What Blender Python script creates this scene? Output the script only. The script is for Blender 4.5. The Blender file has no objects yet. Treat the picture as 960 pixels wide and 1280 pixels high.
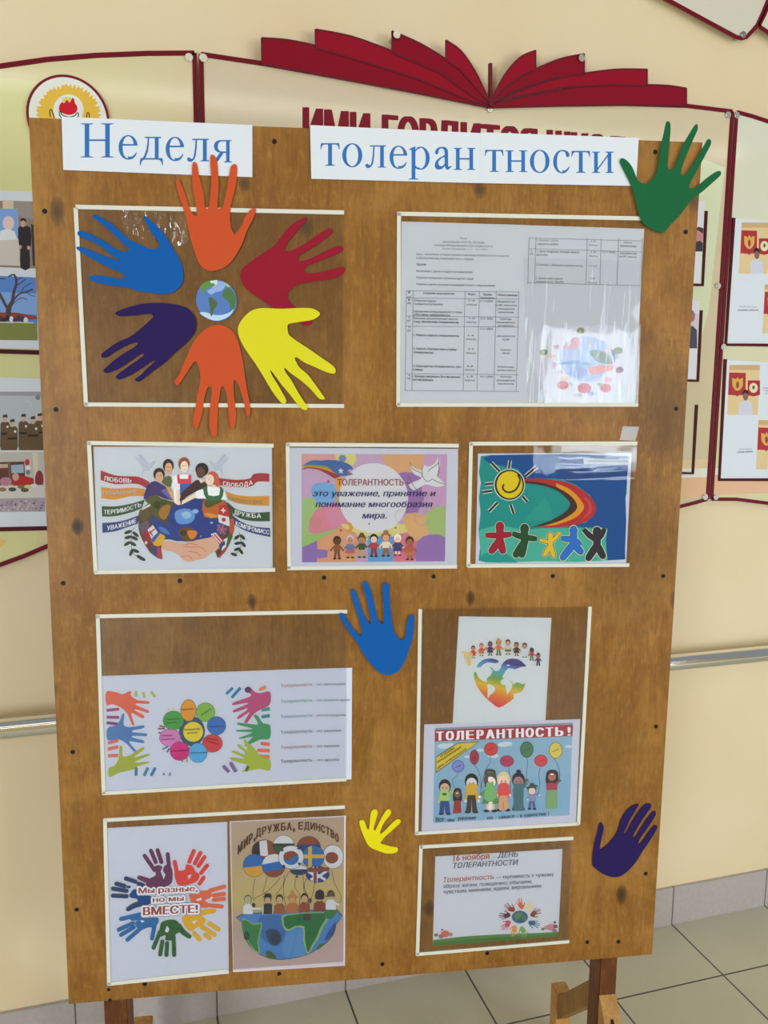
import bpy, bmesh, math, random
from mathutils import Vector, Matrix
from mathutils.geometry import delaunay_2d_cdt
random.seed(7)
SC = bpy.context.scene
C = SC.collection
# ------------------------------------------------------------------ camera
FPX = 1053.34
YAW, PITCH, ROLL = -0.2941912, 0.1448714, 0.0085969
CAM = Vector((0.0, -1.768257, 1.411780))
_fw = Vector((-math.sin(YAW)*math.cos(PITCH), math.cos(YAW)*math.cos(PITCH), -math.sin(PITCH)))
_rt = Vector((math.cos(YAW), math.sin(YAW), 0))
_up = _rt.cross(_fw)
CR = _rt*math.cos(ROLL) + _up*math.sin(ROLL)
CU = -_rt*math.sin(ROLL) + _up*math.cos(ROLL)
cam_data = bpy.data.cameras.new('camera')
cam_data.sensor_fit = 'VERTICAL'
cam_data.sensor_height = 36.0
cam_data.lens = FPX/1280*36.0
cam_data.clip_start = 0.02
cam = bpy.data.objects.new('camera', cam_data)
C.objects.link(cam)
M3 = Matrix((CR, CU, -_fw)).transposed()
cam.matrix_world = Matrix.Translation(CAM) @ M3.to_4x4()
SC.camera = cam
# ------------------------------------------------------------------ light and exposure
SC.view_settings.view_transform = 'Standard'
SC.view_settings.look = 'None'
SC.view_settings.gamma = 1.0
SC.view_settings.use_curve_mapping = False
SC.view_settings.exposure = 0.06
world = bpy.data.worlds.new('world')
SC.world = world
world.use_nodes = True
bg = world.node_tree.nodes['Background']
bg.inputs[0].default_value = (0.88, 0.94, 1.0, 1)
bg.inputs[1].default_value = 0.27

def area(name, loc, target, sx, sy, power, color):
    d = bpy.data.lights.new(name, 'AREA')
    d.shape = 'RECTANGLE'; d.size = sx; d.size_y = sy; d.energy = power; d.color = color
    o = bpy.data.objects.new(name, d); C.objects.link(o)
    o.location = loc
    o.rotation_euler = (Vector(target)-Vector(loc)).to_track_quat('-Z', 'Y').to_euler()
    return o
# daylight from unseen windows, the left one added for fill, and an unseen ceiling light
area('window_daylight', (1.52, -4.45, 1.36), (1.52, 0, 1.36), 0.58, 0.88, 19, (0.80, 0.91, 1.0))
area('window_daylight', (3.45, -4.45, 1.15), (3.45, 0, 0.7), 1.5, 2.0, 68, (0.80, 0.90, 1.0))  # unseen; reaches low to brighten the foot of the wall and the floor
area('window_daylight', (-2.35, -4.45, 1.0), (-2.0, 0, 0.7), 1.0, 1.7, 88, (0.80, 0.90, 1.0))  # unseen and added, to brighten the left part of the wall
area('ceiling_lamp_light', (0.6, -2.4, 3.15), (0.6, -1.2, 0), 3.0, 0.5, 6, (1.0, 0.88, 0.7))
# ------------------------------------------------------------------ geometry of the place
YB = -0.16833249
BC = Vector((0.386646, -0.459, 0.373348))
EX = Vector((math.cos(YB), math.sin(YB), 0))
NN = Vector((-math.sin(YB), math.cos(YB), 0))
def ray(px, py):
    return CR*((px-480)/FPX) - CU*((py-640)/FPX) + _fw
def BP(px, py, d=0.0):            # a point of the board front (d metres in front of it) -> (across, up)
    v = ray(px, py)
    o = BC - NN*d
    P = CAM + v*(((o-CAM).dot(NN))/(v.dot(NN)))
    return ((P-BC).dot(EX), P.z-BC.z)
def WP(px, py, y=0.0):            # a point of the wall -> (x, z)
    v = ray(px, py)
    P = CAM + v*((y-CAM.y)/v.y)
    return (P.x, P.z)
def bworld(u, w, d=0.0):
    return BC + EX*u + Vector((0, 0, w)) - NN*d
# ------------------------------------------------------------------ materials
def lin(c):
    c = c/255.0
    return c/12.92 if c <= 0.04045 else ((c+0.055)/1.055)**2.4
def rgb(c):
    if isinstance(c, str):
        c = c.lstrip('#'); c = tuple(int(c[i:i+2], 16) for i in (0, 2, 4))
    return c
KALB = 0.78
def alb(c, k=KALB):
    return tuple(min(0.9, max(0.004, lin(v)/k)) for v in rgb(c)) + (1,)
_mc = {}
def mat(c, rough=0.6, spec=0.25, metal=0.0, coat=0.0, k=KALB):
    key = (rgb(c), rough, spec, metal, coat, k)
    if key in _mc: return _mc[key]
    m = bpy.data.materials.new('paint_%02x%02x%02x' % rgb(c))
    m.use_nodes = True
    b = m.node_tree.nodes['Principled BSDF']
    b.inputs['Base Color'].default_value = alb(c, k)
    b.inputs['Roughness'].default_value = rough
    b.inputs['Specular IOR Level'].default_value = spec
    b.inputs['Metallic'].default_value = metal
    b.inputs['Coat Weight'].default_value = coat
    _mc[key] = m
    return m
class NT:
    def __init__(s, name):
        s.m = bpy.data.materials.new(name); s.m.use_nodes = True
        s.t = s.m.node_tree; s.b = s.t.nodes['Principled BSDF']
        s.co = s.n('ShaderNodeTexCoord').outputs['Object']
    def n(s, typ, **kw):
        x = s.t.nodes.new(typ)
        for k, v in kw.items(): setattr(x, k, v)
        return x
    def l(s, a, b): s.t.links.new(a, b)
    def mapping(s, scale, loc=(0, 0, 0)):
        x = s.n('ShaderNodeMapping'); x.inputs['Scale'].default_value = scale; x.inputs['Location'].default_value = loc
        s.l(s.co, x.inputs[0]); return x.outputs[0]
    def noise(s, scale, vec=None, detail=4, rough=0.55, dist=0.0):
        x = s.n('ShaderNodeTexNoise'); x.inputs['Scale'].default_value = scale
        x.inputs['Detail'].default_value = detail; x.inputs['Roughness'].default_value = rough
        x.inputs['Distortion'].default_value = dist
        s.l(vec or s.co, x.inputs['Vector']); return x.outputs['Fac']
    def ramp(s, fac, stops, interp='LINEAR'):
        x = s.n('ShaderNodeValToRGB'); e = x.color_ramp.elements; x.color_ramp.interpolation = interp
        while len(e) < len(stops): e.new(0.5)
        for q, (p, c) in zip(e, stops): q.position = p; q.color = c
        s.l(fac, x.inputs[0]); return x.outputs[0]
    def mix(s, fac, a, b, mode='MIX'):
        x = s.n('ShaderNodeMix', data_type='RGBA', blend_type=mode)
        for v, i in ((fac, 0), (a, 6), (b, 7)):
            if hasattr(v, 'default_value') or hasattr(v, 'links'): s.l(v, x.inputs[i])
            else: x.inputs[i].default_value = v
        return x.outputs[2]
    def math(s, op, a, b=None, c=None):
        x = s.n('ShaderNodeMath', operation=op)
        for i, v in enumerate((a, b, c)):
            if v is None: continue
            if isinstance(v, (int, float)): x.inputs[i].default_value = v
            else: s.l(v, x.inputs[i])
        return x.outputs[0]
    def bump(s, h, strength=0.2, dist=0.001):
        x = s.n('ShaderNodeBump'); x.inputs['Strength'].default_value = strength; x.inputs['Distance'].default_value = dist
        s.l(h, x.inputs['Height']); s.l(x.outputs[0], s.b.inputs['Normal']); return x
def G(v): return (v, v, v, 1)

def wood_material(name, light, mid, dark, knots_shade=(), grain=1.0, coat=0.25):
    w = NT(name)
    g1 = w.noise(9*grain, w.mapping((3.2, 3.2, 0.55)), 6, 0.62, 0.8)
    g2 = w.noise(60*grain, w.mapping((4, 4, 0.45)), 4, 0.65, 0.3)
    blot = w.noise(5.5, w.mapping((1, 1, 0.9)), 5, 0.62, 0.5)
    fine = w.noise(120, w.mapping((1, 1, 0.4)), 3, 0.7)
    wav = w.noise(16, w.mapping((0.5, 0.5, 2.6)), 4, 0.6, 1.2)
    col = w.ramp(g1, [(0.3, alb(dark)), (0.5, alb(mid)), (0.7, alb(light))])
    col = w.mix(0.45, col, alb(mid))
    col = w.mix(w.math('MULTIPLY', w.ramp(g2, [(0.38, G(1)), (0.58, G(0))]), 0.42), col, alb(dark))
    col = w.mix(w.math('MULTIPLY', w.ramp(blot, [(0.36, G(1)), (0.56, G(0))]), 0.42), col, alb(dark))
    col = w.mix(w.math('MULTIPLY', w.ramp(blot, [(0.5, G(0)), (0.68, G(1))]), 0.4), col, alb(light))
    col = w.mix(w.math('MULTIPLY', w.ramp(wav, [(0.52, G(0)), (0.7, G(1))]), 0.22), col, alb(dark))
    col = w.mix(w.math('MULTIPLY', w.ramp(fine, [(0.54, G(0)), (0.68, G(1))]), 0.42), col, alb(light))
    col = w.mix(w.math('MULTIPLY', w.ramp(fine, [(0.32, G(1)), (0.45, G(0))]), 0.36), col, alb(dark))
    sep = w.n('ShaderNodeSeparateXYZ'); w.l(w.co, sep.inputs[0])
    for (ku, kw, ru, rw, st, kc) in knots_shade:
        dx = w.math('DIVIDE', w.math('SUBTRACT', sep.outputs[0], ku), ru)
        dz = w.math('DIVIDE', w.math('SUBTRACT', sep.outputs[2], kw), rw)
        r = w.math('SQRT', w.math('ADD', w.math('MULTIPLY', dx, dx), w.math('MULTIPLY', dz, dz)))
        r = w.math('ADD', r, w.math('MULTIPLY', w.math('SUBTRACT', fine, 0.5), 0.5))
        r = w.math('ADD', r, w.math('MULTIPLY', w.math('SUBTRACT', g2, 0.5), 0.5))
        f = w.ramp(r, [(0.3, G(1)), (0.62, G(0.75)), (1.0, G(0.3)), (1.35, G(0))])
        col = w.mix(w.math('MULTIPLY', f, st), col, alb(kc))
    w.l(col, w.b.inputs['Base Color'])
    w.b.inputs['Roughness'].default_value = 0.45
    w.b.inputs['Specular IOR Level'].default_value = 0.2
    w.b.inputs['Coat Weight'].default_value = coat
    w.b.inputs['Coat Roughness'].default_value = 0.28
    w.bump(g2, 0.12, 0.0006)
    return w.m

def film_material(name, waves=0.0, scale=(60, 60, 6), refl=1.9):
    m = bpy.data.materials.new(name); m.use_nodes = True
    t = m.node_tree; t.nodes.clear()
    out = t.nodes.new('ShaderNodeOutputMaterial')
    mx = t.nodes.new('ShaderNodeMixShader'); tr = t.nodes.new('ShaderNodeBsdfTransparent')
    gl = t.nodes.new('ShaderNodeBsdfGlossy'); fr = t.nodes.new('ShaderNodeFresnel')
    fr.inputs['IOR'].default_value = 1.5
    gl.inputs['Roughness'].default_value = 0.035
    tr.inputs['Color'].default_value = (0.985, 0.987, 0.99, 1)
    k = t.nodes.new('ShaderNodeMath'); k.operation = 'MULTIPLY'; k.inputs[1].default_value = refl
    t.links.new(fr.outputs[0], k.inputs[0]); t.links.new(k.outputs[0], mx.inputs[0])
    t.links.new(tr.outputs[0], mx.inputs[1]); t.links.new(gl.outputs[0], mx.inputs[2])
    t.links.new(mx.outputs[0], out.inputs[0])
    if waves:
        tc = t.nodes.new('ShaderNodeTexCoord'); mp = t.nodes.new('ShaderNodeMapping'); mp.inputs['Scale'].default_value = scale
        nz = t.nodes.new('ShaderNodeTexNoise'); nz.inputs['Scale'].default_value = 1.0; nz.inputs['Detail'].default_value = 1.5
        nz.inputs['Distortion'].default_value = 0.4
        bp = t.nodes.new('ShaderNodeBump'); bp.inputs['Strength'].default_value = 1.0; bp.inputs['Distance'].default_value = waves
        t.links.new(tc.outputs['Object'], mp.inputs[0]); t.links.new(mp.outputs[0], nz.inputs['Vector'])
        t.links.new(nz.outputs['Fac'], bp.inputs['Height']); t.links.new(bp.outputs[0], gl.inputs['Normal'])
    return m
# ------------------------------------------------------------------ mesh helpers
class MB:
    """collects faces with materials, builds ONE mesh object"""
    flat = False
    def __init__(s): s.v = []; s.f = []; s.mi = []; s.mats = []; s.sm = []
    def slot(s, m):
        if m not in s.mats: s.mats.append(m)
        return s.mats.index(m)
    def face(s, pts, m, smooth=False):
        b = len(s.v); s.v += [tuple(p) for p in pts]
        s.f.append(tuple(range(b, b+len(pts)))); s.mi.append(s.slot(m)); s.sm.append(smooth)
    def mesh(s, verts, faces, m, smooth=False):
        b = len(s.v); s.v += [tuple(p) for p in verts]
        k = s.slot(m)
        for f in faces: s.f.append(tuple(i+b for i in f)); s.mi.append(k); s.sm.append(smooth)
    def prism(s, pts2, y0, y1, m, mside=None):      # outline (x,z) extruded from y0 (front) to y1 (back)
        n = len(pts2)
        s.face([(x, y0, z) for x, z in pts2], m)
        s.face([(x, y1, z) for x, z in reversed(pts2)], mside or m)
        for i in range(n):
            a, b = pts2[i], pts2[(i+1) % n]
            s.face([(a[0], y0, a[1]), (a[0], y1, a[1]), (b[0], y1, b[1]), (b[0], y0, b[1])], mside or m)
    def box(s, x0, x1, y0, y1, z0, z1, m):
        s.prism([(x0, z0), (x1, z0), (x1, z1), (x0, z1)], y0, y1, m)
    def bevbox(s, x0, x1, y0, y1, z0, z1, m, b=0.003, M=None):
        bm = bmesh.new(); bmesh.ops.create_cube(bm, size=1)
        bmesh.ops.scale(bm, vec=(x1-x0, y1-y0, z1-z0), verts=bm.verts)
        bmesh.ops.translate(bm, vec=((x0+x1)/2, (y0+y1)/2, (z0+z1)/2), verts=bm.verts)
        bmesh.ops.bevel(bm, geom=bm.edges[:], offset=b, segments=2, affect='EDGES')
        if M is not None: bmesh.ops.transform(bm, matrix=M, verts=bm.verts)
        bm.verts.index_update()
        s.mesh([v.co[:] for v in bm.verts], [[v.index for v in f.verts] for f in bm.faces], m)
        bm.free()
    def tube(s, a, b, r, m, n=20):
        a, b = Vector(a), Vector(b); d = (b-a).normalized()
        e = d.orthogonal().normalized(); g = d.cross(e)
        vs = []; fs = []
        for P in (a, b):
            for i in range(n):
                t = 2*math.pi*i/n; vs.append(P+e*(r*math.cos(t))+g*(r*math.sin(t)))
        for i in range(n):
            j = (i+1) % n; fs.append((i, j, n+j, n+i))
        s.mesh(vs, fs, m, True)
        s.face(vs[:n][::-1], m); s.face(vs[n:], m)
    def orient(s):
        """faces look outwards; loose flat faces look to the front"""
        if s.flat:
            for k, f in enumerate(s.f):
                P = [s.v[i] for i in f]; n = len(P)
                a = sum(P[i][0]*P[(i+1) % n][2]-P[(i+1) % n][0]*P[i][2] for i in range(n))
                if a < 0: s.f[k] = tuple(reversed(f))
            return
        bm = bmesh.new(); lay = bm.faces.layers.int.new('k'); bv = [bm.verts.new(v) for v in s.v]; bf = []
        for f in s.f: bf.append(bm.faces.new([bv[i] for i in f]))
        bm.normal_update()
        n0 = [f.normal.copy() for f in bf]
        for k, f in enumerate(bf): f[lay] = k
        bmesh.ops.remove_doubles(bm, verts=bm.verts, dist=2e-6)
        bmesh.ops.recalc_face_normals(bm, faces=bm.faces)
        bm.normal_update(); flip = set()
        for f in bm.faces:
            n = f.normal.copy(); k = f[lay]
            if any(len(e.link_faces) == 1 for e in f.edges) and abs(n.y) > 0.5 and n.y > 0: n = -n
            if n.dot(n0[k]) < 0: flip.add(k)
        bm.free()
        for k in flip: s.f[k] = tuple(reversed(s.f[k]))
    def build(s, name, parent=None, loc=None, rz=None):
        me = bpy.data.meshes.new(name)
        s.orient()
        me.from_pydata(s.v, [], s.f)
        for m in s.mats: me.materials.append(m)
        me.polygons.foreach_set('material_index', s.mi)
        me.polygons.foreach_set('use_smooth', s.sm)
        me.update()
        o = bpy.data.objects.new(name, me); C.objects.link(o)
        if parent is not None: o.parent = parent
        if loc is not None: o.location = loc
        if rz is not None: o.rotation_euler = (0, 0, rz)
        return o
def tag(o, label=None, cat=None, group=None, kind=None):
    if label: o['label'] = label
    if cat: o['category'] = cat
    if group: o['group'] = group
    if kind: o['kind'] = kind
    return o
def empty(name, loc, rz=0):
    o = bpy.data.objects.new(name, None); C.objects.link(o)
    o.location = loc; o.rotation_euler = (0, 0, rz); o.empty_display_size = 0.05
    return o
def catmull(pts, k=4, closed=True):
    n = len(pts); out = []
    rng = range(n) if closed else range(n-1)
    for i in rng:
        if closed: p = [pts[(i+j-1) % n] for j in range(4)]
        else: p = [pts[max(0, i-1)], pts[i], pts[i+1], pts[min(n-1, i+2)]]
        for q in range(k):
            t = q/k
            out.append(tuple(0.5*((2*p[1][c])+(-p[0][c]+p[2][c])*t+(2*p[0][c]-5*p[1][c]+4*p[2][c]-p[3][c])*t*t+(-p[0][c]+3*p[1][c]-3*p[2][c]+p[3][c])*t**3) for c in (0, 1)))
    if not closed: out.append(tuple(pts[-1]))
    return out
_tc = {}
def _outline(sp):
    P = sp.bezier_points; n = len(P); out = []
    for i in range(n):
        a, b = P[i], P[(i+1) % n]
        p0, p1, p2, p3 = a.co, a.handle_right, b.handle_left, b.co
        out.append((p0.x, p0.y))
        d = p3-p0; q = d.length or 1e-9
        flat = max(abs((p1-p0).x*d.y-(p1-p0).y*d.x), abs((p2-p0).x*d.y-(p2-p0).y*d.x))/q
        if flat > 0.004:
            for t in (1/3, 2/3):
                v = p0*(1-t)**3+p1*(3*t*(1-t)**2)+p2*(3*t*t*(1-t))+p3*t**3
                out.append((v.x, v.y))
    r = []
    for p in out:
        if not r or math.hypot(p[0]-r[-1][0], p[1]-r[-1][1]) > 1e-5: r.append(p)
    if math.hypot(r[0][0]-r[-1][0], r[0][1]-r[-1][1]) < 1e-5: r.pop()
    return r
def _fill(conts):
    """fills outlines that may overlap themselves (winding number not zero)"""
    vs = []; ed = []
    for c in conts:
        b = len(vs); vs += [Vector(p) for p in c]; ed += [(b+i, b+(i+1) % len(c)) for i in range(len(c))]
    R = delaunay_2d_cdt(vs, ed, [], 0, 1e-5)
    segs = [(c[i], c[(i+1) % len(c)]) for c in conts for i in range(len(c))]
    fs = []
    for f in R[2]:
        x = sum(R[0][k].x for k in f)/len(f); y = sum(R[0][k].y for k in f)/len(f); w = 0
        for (x0, y0), (x1, y1) in segs:
            if (y0 > y) != (y1 > y):
                if x0+(y-y0)/(y1-y0)*(x1-x0) > x: w += 1 if y1 > y0 else -1
        if w: fs.append(tuple(f))
    return [(v.x, v.y) for v in R[0]], fs
def textmesh(s, bold=0.0, shear=0.0):
    key = (s, shear)
    if key not in _tc:
        cu = bpy.data.curves.new('lettering', 'FONT'); cu.body = s; cu.size = 1
        ob = bpy.data.objects.new('lettering', cu); C.objects.link(ob)
        dg = bpy.context.evaluated_depsgraph_get()
        oe = ob.evaluated_get(dg)
        conts = sorted((_outline(sp) for sp in oe.to_curve(dg).splines if sp.type == 'BEZIER' and len(sp.bezier_points) > 2), key=lambda c: min(p[0] for p in c))
        oe.to_curve_clear()
        C.objects.unlink(ob); bpy.data.objects.remove(ob); bpy.data.curves.remove(cu)
        groups = []; right = None
        for c in conts:
            if len(c) < 3: continue
            if right is not None and min(p[0] for p in c) < right-1e-4: groups[-1].append(c); right = max(right, max(p[0] for p in c))
            else: groups.append([c]); right = max(p[0] for p in c)
        vs = []; fs = []
        for g in groups:
            v, f = _fill(g); b = len(vs); vs += [(x+shear*y, y) for x, y in v]; fs += [tuple(k+b for k in q) for q in f]
        _tc[key] = (vs, fs)
    return _tc[key]
def ribbon(pts, widths):
    L = []; Rr = []
    n = len(pts)
    for i, p in enumerate(pts):
        a = pts[max(0, i-1)]; b = pts[min(n-1, i+1)]
        dx, dy = b[0]-a[0], b[1]-a[1]; q = math.hypot(dx, dy) or 1
        h = (widths[i] if isinstance(widths, (list, tuple)) else widths)/2
        L.append((p[0]-dy/q*h, p[1]+dx/q*h)); Rr.append((p[0]+dy/q*h, p[1]-dx/q*h))
    return L, Rr
LAYER = 1.1e-5
class Art:
    """flat printed shapes on a sheet; points are read in the photograph's pixels through a crop, stored in metres on the sheet"""
    def __init__(s, fn, o2, d, counter=None):
        s.fn = fn; s.o = o2; s.d = d; s.cnt = counter or [0]; s.mb = MB(); s.mb.flat = True; s.t = (0, 0, 1.0)
        s.rough = 0.55
    def crop(s, ox, oy, sc): s.t = (ox, oy, sc); return s
    def P(s, p):
        u, w = s.fn(s.t[0]+p[0]/s.t[2], s.t[1]+p[1]/s.t[2])
        return (u-s.o[0], w-s.o[1])
    def _lay(s):
        s.cnt[0] += 1; return -(s.d + s.cnt[0]*LAYER)
    def M(s, c): return c if isinstance(c, bpy.types.Material) else mat(c, s.rough)
    def poly(s, pts, c, smooth=0):
        if smooth: pts = catmull(pts, smooth)
        y = s._lay()
        q = [s.P(p) for p in pts]
        s.mb.face([(a, y, b) for a, b in q], s.M(c)); return s
    def ell(s, cx, cy, rx, ry, c, rot=0, n=26):
        cr, sr = math.cos(math.radians(rot)), math.sin(math.radians(rot))
        pts = []
        for i in range(n):
            a = 2*math.pi*i/n; x, y = rx*math.cos(a), ry*math.sin(a)
            pts.append((cx+x*cr-y*sr, cy+x*sr+y*cr))
        return s.poly(pts, c)
    def stroke(s, pts, w, c, smooth=0, closed=False):
        if isinstance(w, list) and smooth:
            w = [w[i]+(w[i+1]-w[i])*j/smooth for i in range(len(w)-1) for j in range(smooth)]+[w[-1]]
        if smooth: pts = catmull(pts, smooth, closed)
        if closed: pts = list(pts)+[pts[0]]
        L, R_ = ribbon(pts, w); y = s._lay(); m = s.M(c)
        L = [s.P(p) for p in L]; R_ = [s.P(p) for p in R_]; n = len(L)
        s.mb.mesh([(a, y, b) for a, b in L+R_], [(i, i+1, n+i+1, n+i) for i in range(n-1)], m); return s
    def fat(s, st, p0, p1, h, c, r, bold=0.0, shear=0.0, n=8, cap=0.728):
        for i in range(n):
            dx, dy = r*math.cos(2*math.pi*i/n), r*math.sin(2*math.pi*i/n)
            s.text(st, (p0[0]+dx, p0[1]+dy), (p1[0]+dx, p1[1]+dy), h, c, bold, shear, cap)
        return s
    def text(s, st, p0, p1, h, c, bold=0.0, shear=0.0, cap=0.728):
        if bold:                      # heavier strokes: the same letters printed again a hair to each side
            r = bold*h/cap
            for dx in ((-r, r) if bold < 0.03 else (-r, -r/2, r/2, r)):
                s.text(st, (p0[0]+r+dx, p0[1]), (p1[0]-r+dx, p1[1]), h, c, 0.0, shear, cap)
            return s
        vs, fs = textmesh(st, bold, shear)
        x0 = min(v[0] for v in vs); x1 = max(v[0] for v in vs); y = s._lay(); out = []
        for vx, vy in vs:
            t = (vx-x0)/(x1-x0)
            a, b = s.P((p0[0]+(p1[0]-p0[0])*t, p0[1]+(p1[1]-p0[1])*t - vy/cap*h))
            out.append((a, y, b))
        s.mb.mesh(out, fs, s.M(c)); return s
    def build(s, name, parent):
        return s.mb.build(name, parent)

def sheet(name, label, cat, corners, crop=(0, 0, 1.0), d=0.0004, th=0.00025, color=(222, 225, 232), group=None, smooth=False, rough=0.5, d_art=None):
    """a sheet of paper on the board; corners TL, TR, BR, BL in crop pixels. returns (object, art factory)"""
    pts = [BP(crop[0]+x/crop[2], crop[1]+y/crop[2]) for x, y in corners]
    cu = sum(p[0] for p in pts)/len(pts); cw = sum(p[1] for p in pts)/len(pts)
    mb = MB(); mb.prism([(p[0]-cu, p[1]-cw) for p in pts], -th, 0, mat(color, rough))
    o = mb.build(name, None, bworld(cu, cw, d), YB)
    tag(o, label, cat, group)
    counter = [0]
    def art(): return Art(BP, (cu, cw), th, counter).crop(*crop)
    return o, art

# ================================================================== SETTING
wall_m = NT('wall_paint')
_n = wall_m.noise(2.2, None, 3, 0.5); _n2 = wall_m.noise(60, None, 3, 0.6)
wall_m.l(wall_m.ramp(_n, [(0.3, alb((216, 194, 156))), (0.7, alb((221, 202, 167)))]), wall_m.b.inputs['Base Color'])
wall_m.b.inputs['Roughness'].default_value = 0.42; wall_m.b.inputs['Specular IOR Level'].default_value = 0.4
wall_m.bump(_n2, 0.05, 0.001)
mb = MB(); mb.box(-3.2, 5.2, 0, 0.2, -0.02, 3.3, wall_m.m)
tag(mb.build('wall_back'), kind='structure')

X0, DEP, TS, BBH = 1.347846, 0.214861, 0.3, 0.10585
fl = NT('floor_tiles')
sep = fl.n('ShaderNodeSeparateXYZ'); fl.l(fl.co, sep.inputs[0])
def grid(ax, off):
    q = fl.math('FRACT', fl.math('ADD', fl.math('DIVIDE', fl.math('SUBTRACT', sep.outputs[ax], off), TS), 200.5))
    return fl.math('LESS_THAN', fl.math('ABSOLUTE', fl.math('SUBTRACT', q, 0.5)), 0.0075)
gr = fl.math('MAXIMUM', grid(0, X0), grid(1, -DEP))
spk = fl.noise(220, None, 2, 0.6); big = fl.noise(3, None, 3, 0.5)
tc = fl.mix(spk, alb((182, 178, 156)), alb((198, 194, 172)))
tc = fl.mix(fl.math('MULTIPLY', fl.ramp(big, [(0.4, G(1)), (0.65, G(0))]), 0.3), tc, alb((172, 167, 147)))
fl.l(fl.mix(gr, tc, alb((74, 70, 62))), fl.b.inputs['Base Color'])
fl.b.inputs['Roughness'].default_value = 0.4
fl.bump(fl.math('SUBTRACT', 1.0, gr), 0.5, 0.001)
mb = MB(); mb.box(-3.2, 5.2, -4.6, 0.02, -0.03, 0, fl.m)
tag(mb.build('floor'), kind='structure')

# opposite wall of the hall, with three unseen windows, the left one added for light, the right one lowered
front_m = mat((214, 196, 158), 0.6)
WIN = [(-2.85, -1.85, 0.12, 1.88), (1.23, 1.81, 0.92, 1.80), (2.7, 4.2, 0.12, 2.18)]
mb = MB()
xs = [-3.2] + [v for w_ in WIN for v in w_[:2]] + [5.2]
for i in range(0, len(xs), 2): mb.box(xs[i], xs[i+1], -4.7, -4.6, 0, 3.3, front_m)
for a, b_, z0, z1 in WIN:
    mb.box(a, b_, -4.7, -4.6, 0, z0, front_m); mb.box(a, b_, -4.7, -4.6, z1, 3.3, front_m)
tag(mb.build('wall_front'), kind='structure')
for k, (a, b_, z0, z1) in enumerate(WIN):
    mb = MB(); wm = mat((236, 238, 240), 0.4)
    for q in ((a, b_, z0, z0+.05), (a, b_, z1-.05, z1), (a, a+.05, z0+.05, z1-.05), (b_-.05, b_, z0+.05, z1-.05)):
        mb.box(q[0], q[1], -4.68, -4.61, q[2], q[3], wm)
    o = tag(mb.build('window_%d' % (k+1)), kind='structure')

# grey tile baseboard
bbm = NT('baseboard_tiles'); sep = bbm.n('ShaderNodeSeparateXYZ'); bbm.l(bbm.co, sep.inputs[0])
q = bbm.math('FRACT', bbm.math('ADD', bbm.math('DIVIDE', bbm.math('SUBTRACT', sep.outputs[0], X0), TS), 200.5))
jt = bbm.math('LESS_THAN', bbm.math('ABSOLUTE', bbm.math('SUBTRACT', q, 0.5)), 0.006)
tcol = bbm.mix(bbm.noise(90, None, 3), alb((158, 150, 146)), alb((176, 168, 163)))
bbm.l(bbm.mix(jt, tcol, alb((96, 90, 84))), bbm.b.inputs['Base Color']); bbm.b.inputs['Roughness'].default_value = 0.45
mb = MB(); mb.box(-3.2, 5.2, -0.009, 0, 0, BBH, bbm.m)
tag(mb.build('baseboard_back'), kind='structure')

# chrome handrail
chrome = mat((238, 238, 236), 0.07, 0.5, 1.0, k=1.0)
def wz(px, py, y): return WP(px, py, y)[1]
RZ = (wz(838, 829.5, -0.06)+wz(960, 818.5, -0.06)+wz(0, 910, -0.06))/3
hr = empty('handrail', (1.0, 0, RZ))
tag(hr, 'long polished chrome handrail running along the wall behind the board', 'handrail')
mb = MB(); mb.tube((-3.6, -0.06, 0), (3.6, -0.06, 0), 0.0205, chrome, 32); mb.build('rail_tube', hr)
for bx in (-2.6, -0.45, 2.4):
    mb = MB(); mb.tube((bx, -0.05, 0), (bx, -0.004, 0), 0.008, chrome); mb.tube((bx, -0.006, 0), (bx, 0, 0), 0.03, chrome)
    mb.build('bracket', hr)
glow_tube = MB(); glow_m = bpy.data.materials.new('lamp_glow'); glow_m.use_nodes = True  # unseen tube, added so the panels reflect a bright band
_e = glow_m.node_tree.nodes['Principled BSDF']; _e.inputs['Emission Color'].default_value = (1, .97, .92, 1); _e.inputs['Emission Strength'].default_value = 6.0
glow_tube.tube((-2.4, -4.05, 3.22), (4.6, -4.05, 3.22), 0.03, glow_m, 12)
lo = glow_tube.build('ceiling_lamp'); tag(lo, 'long white fluorescent tube high along the opposite wall', 'lamp')
mb = MB(); mb.box(-2.4, 4.6, -4.6, -4.02, 3.25, 3.3, mat((230, 230, 228), 0.5)); mb.build('lamp_housing', lo)

# ================================================================== WALL STAND (printed plastic panels screwed to the wall)
RED = (104, 14, 30); DKRED = (72, 10, 20)
red_m = mat(RED, 0.45, 0.15); dk_m = mat(DKRED, 0.45, 0.15)
PY0, PY1 = -0.024, -0.018           # panel front and back
def wall_prism(mb, pts, y0, y1, m, o=(0, 0)):
    mb.prism([(x-o[0], z-o[1]) for x, z in pts], y0, y1, m)
def wpts(pts, y=PY0): return [WP(px, py, y) for px, py in pts]
def panel_material(name, base, ink, swoosh):
    p = NT(name)
    n = p.noise(1.3, None, 2, 0.4, 0.6)
    c = p.ramp(n, [(0.42, alb(base)), (0.58, alb(ink))])
    p.l(c, p.b.inputs['Base Color'])
    p.b.inputs['Roughness'].default_value = 0.09; p.b.inputs['Specular IOR Level'].default_value = 0.55
    return p.m
pan_l = panel_material('print_left', (210, 194, 156), (208, 198, 148), 0)
pan_c = panel_material('print_centre', (204, 188, 156), (202, 190, 154), 0)
pan_r = panel_material('print_right', (208, 206, 186), (206, 202, 158), 0)

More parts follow.
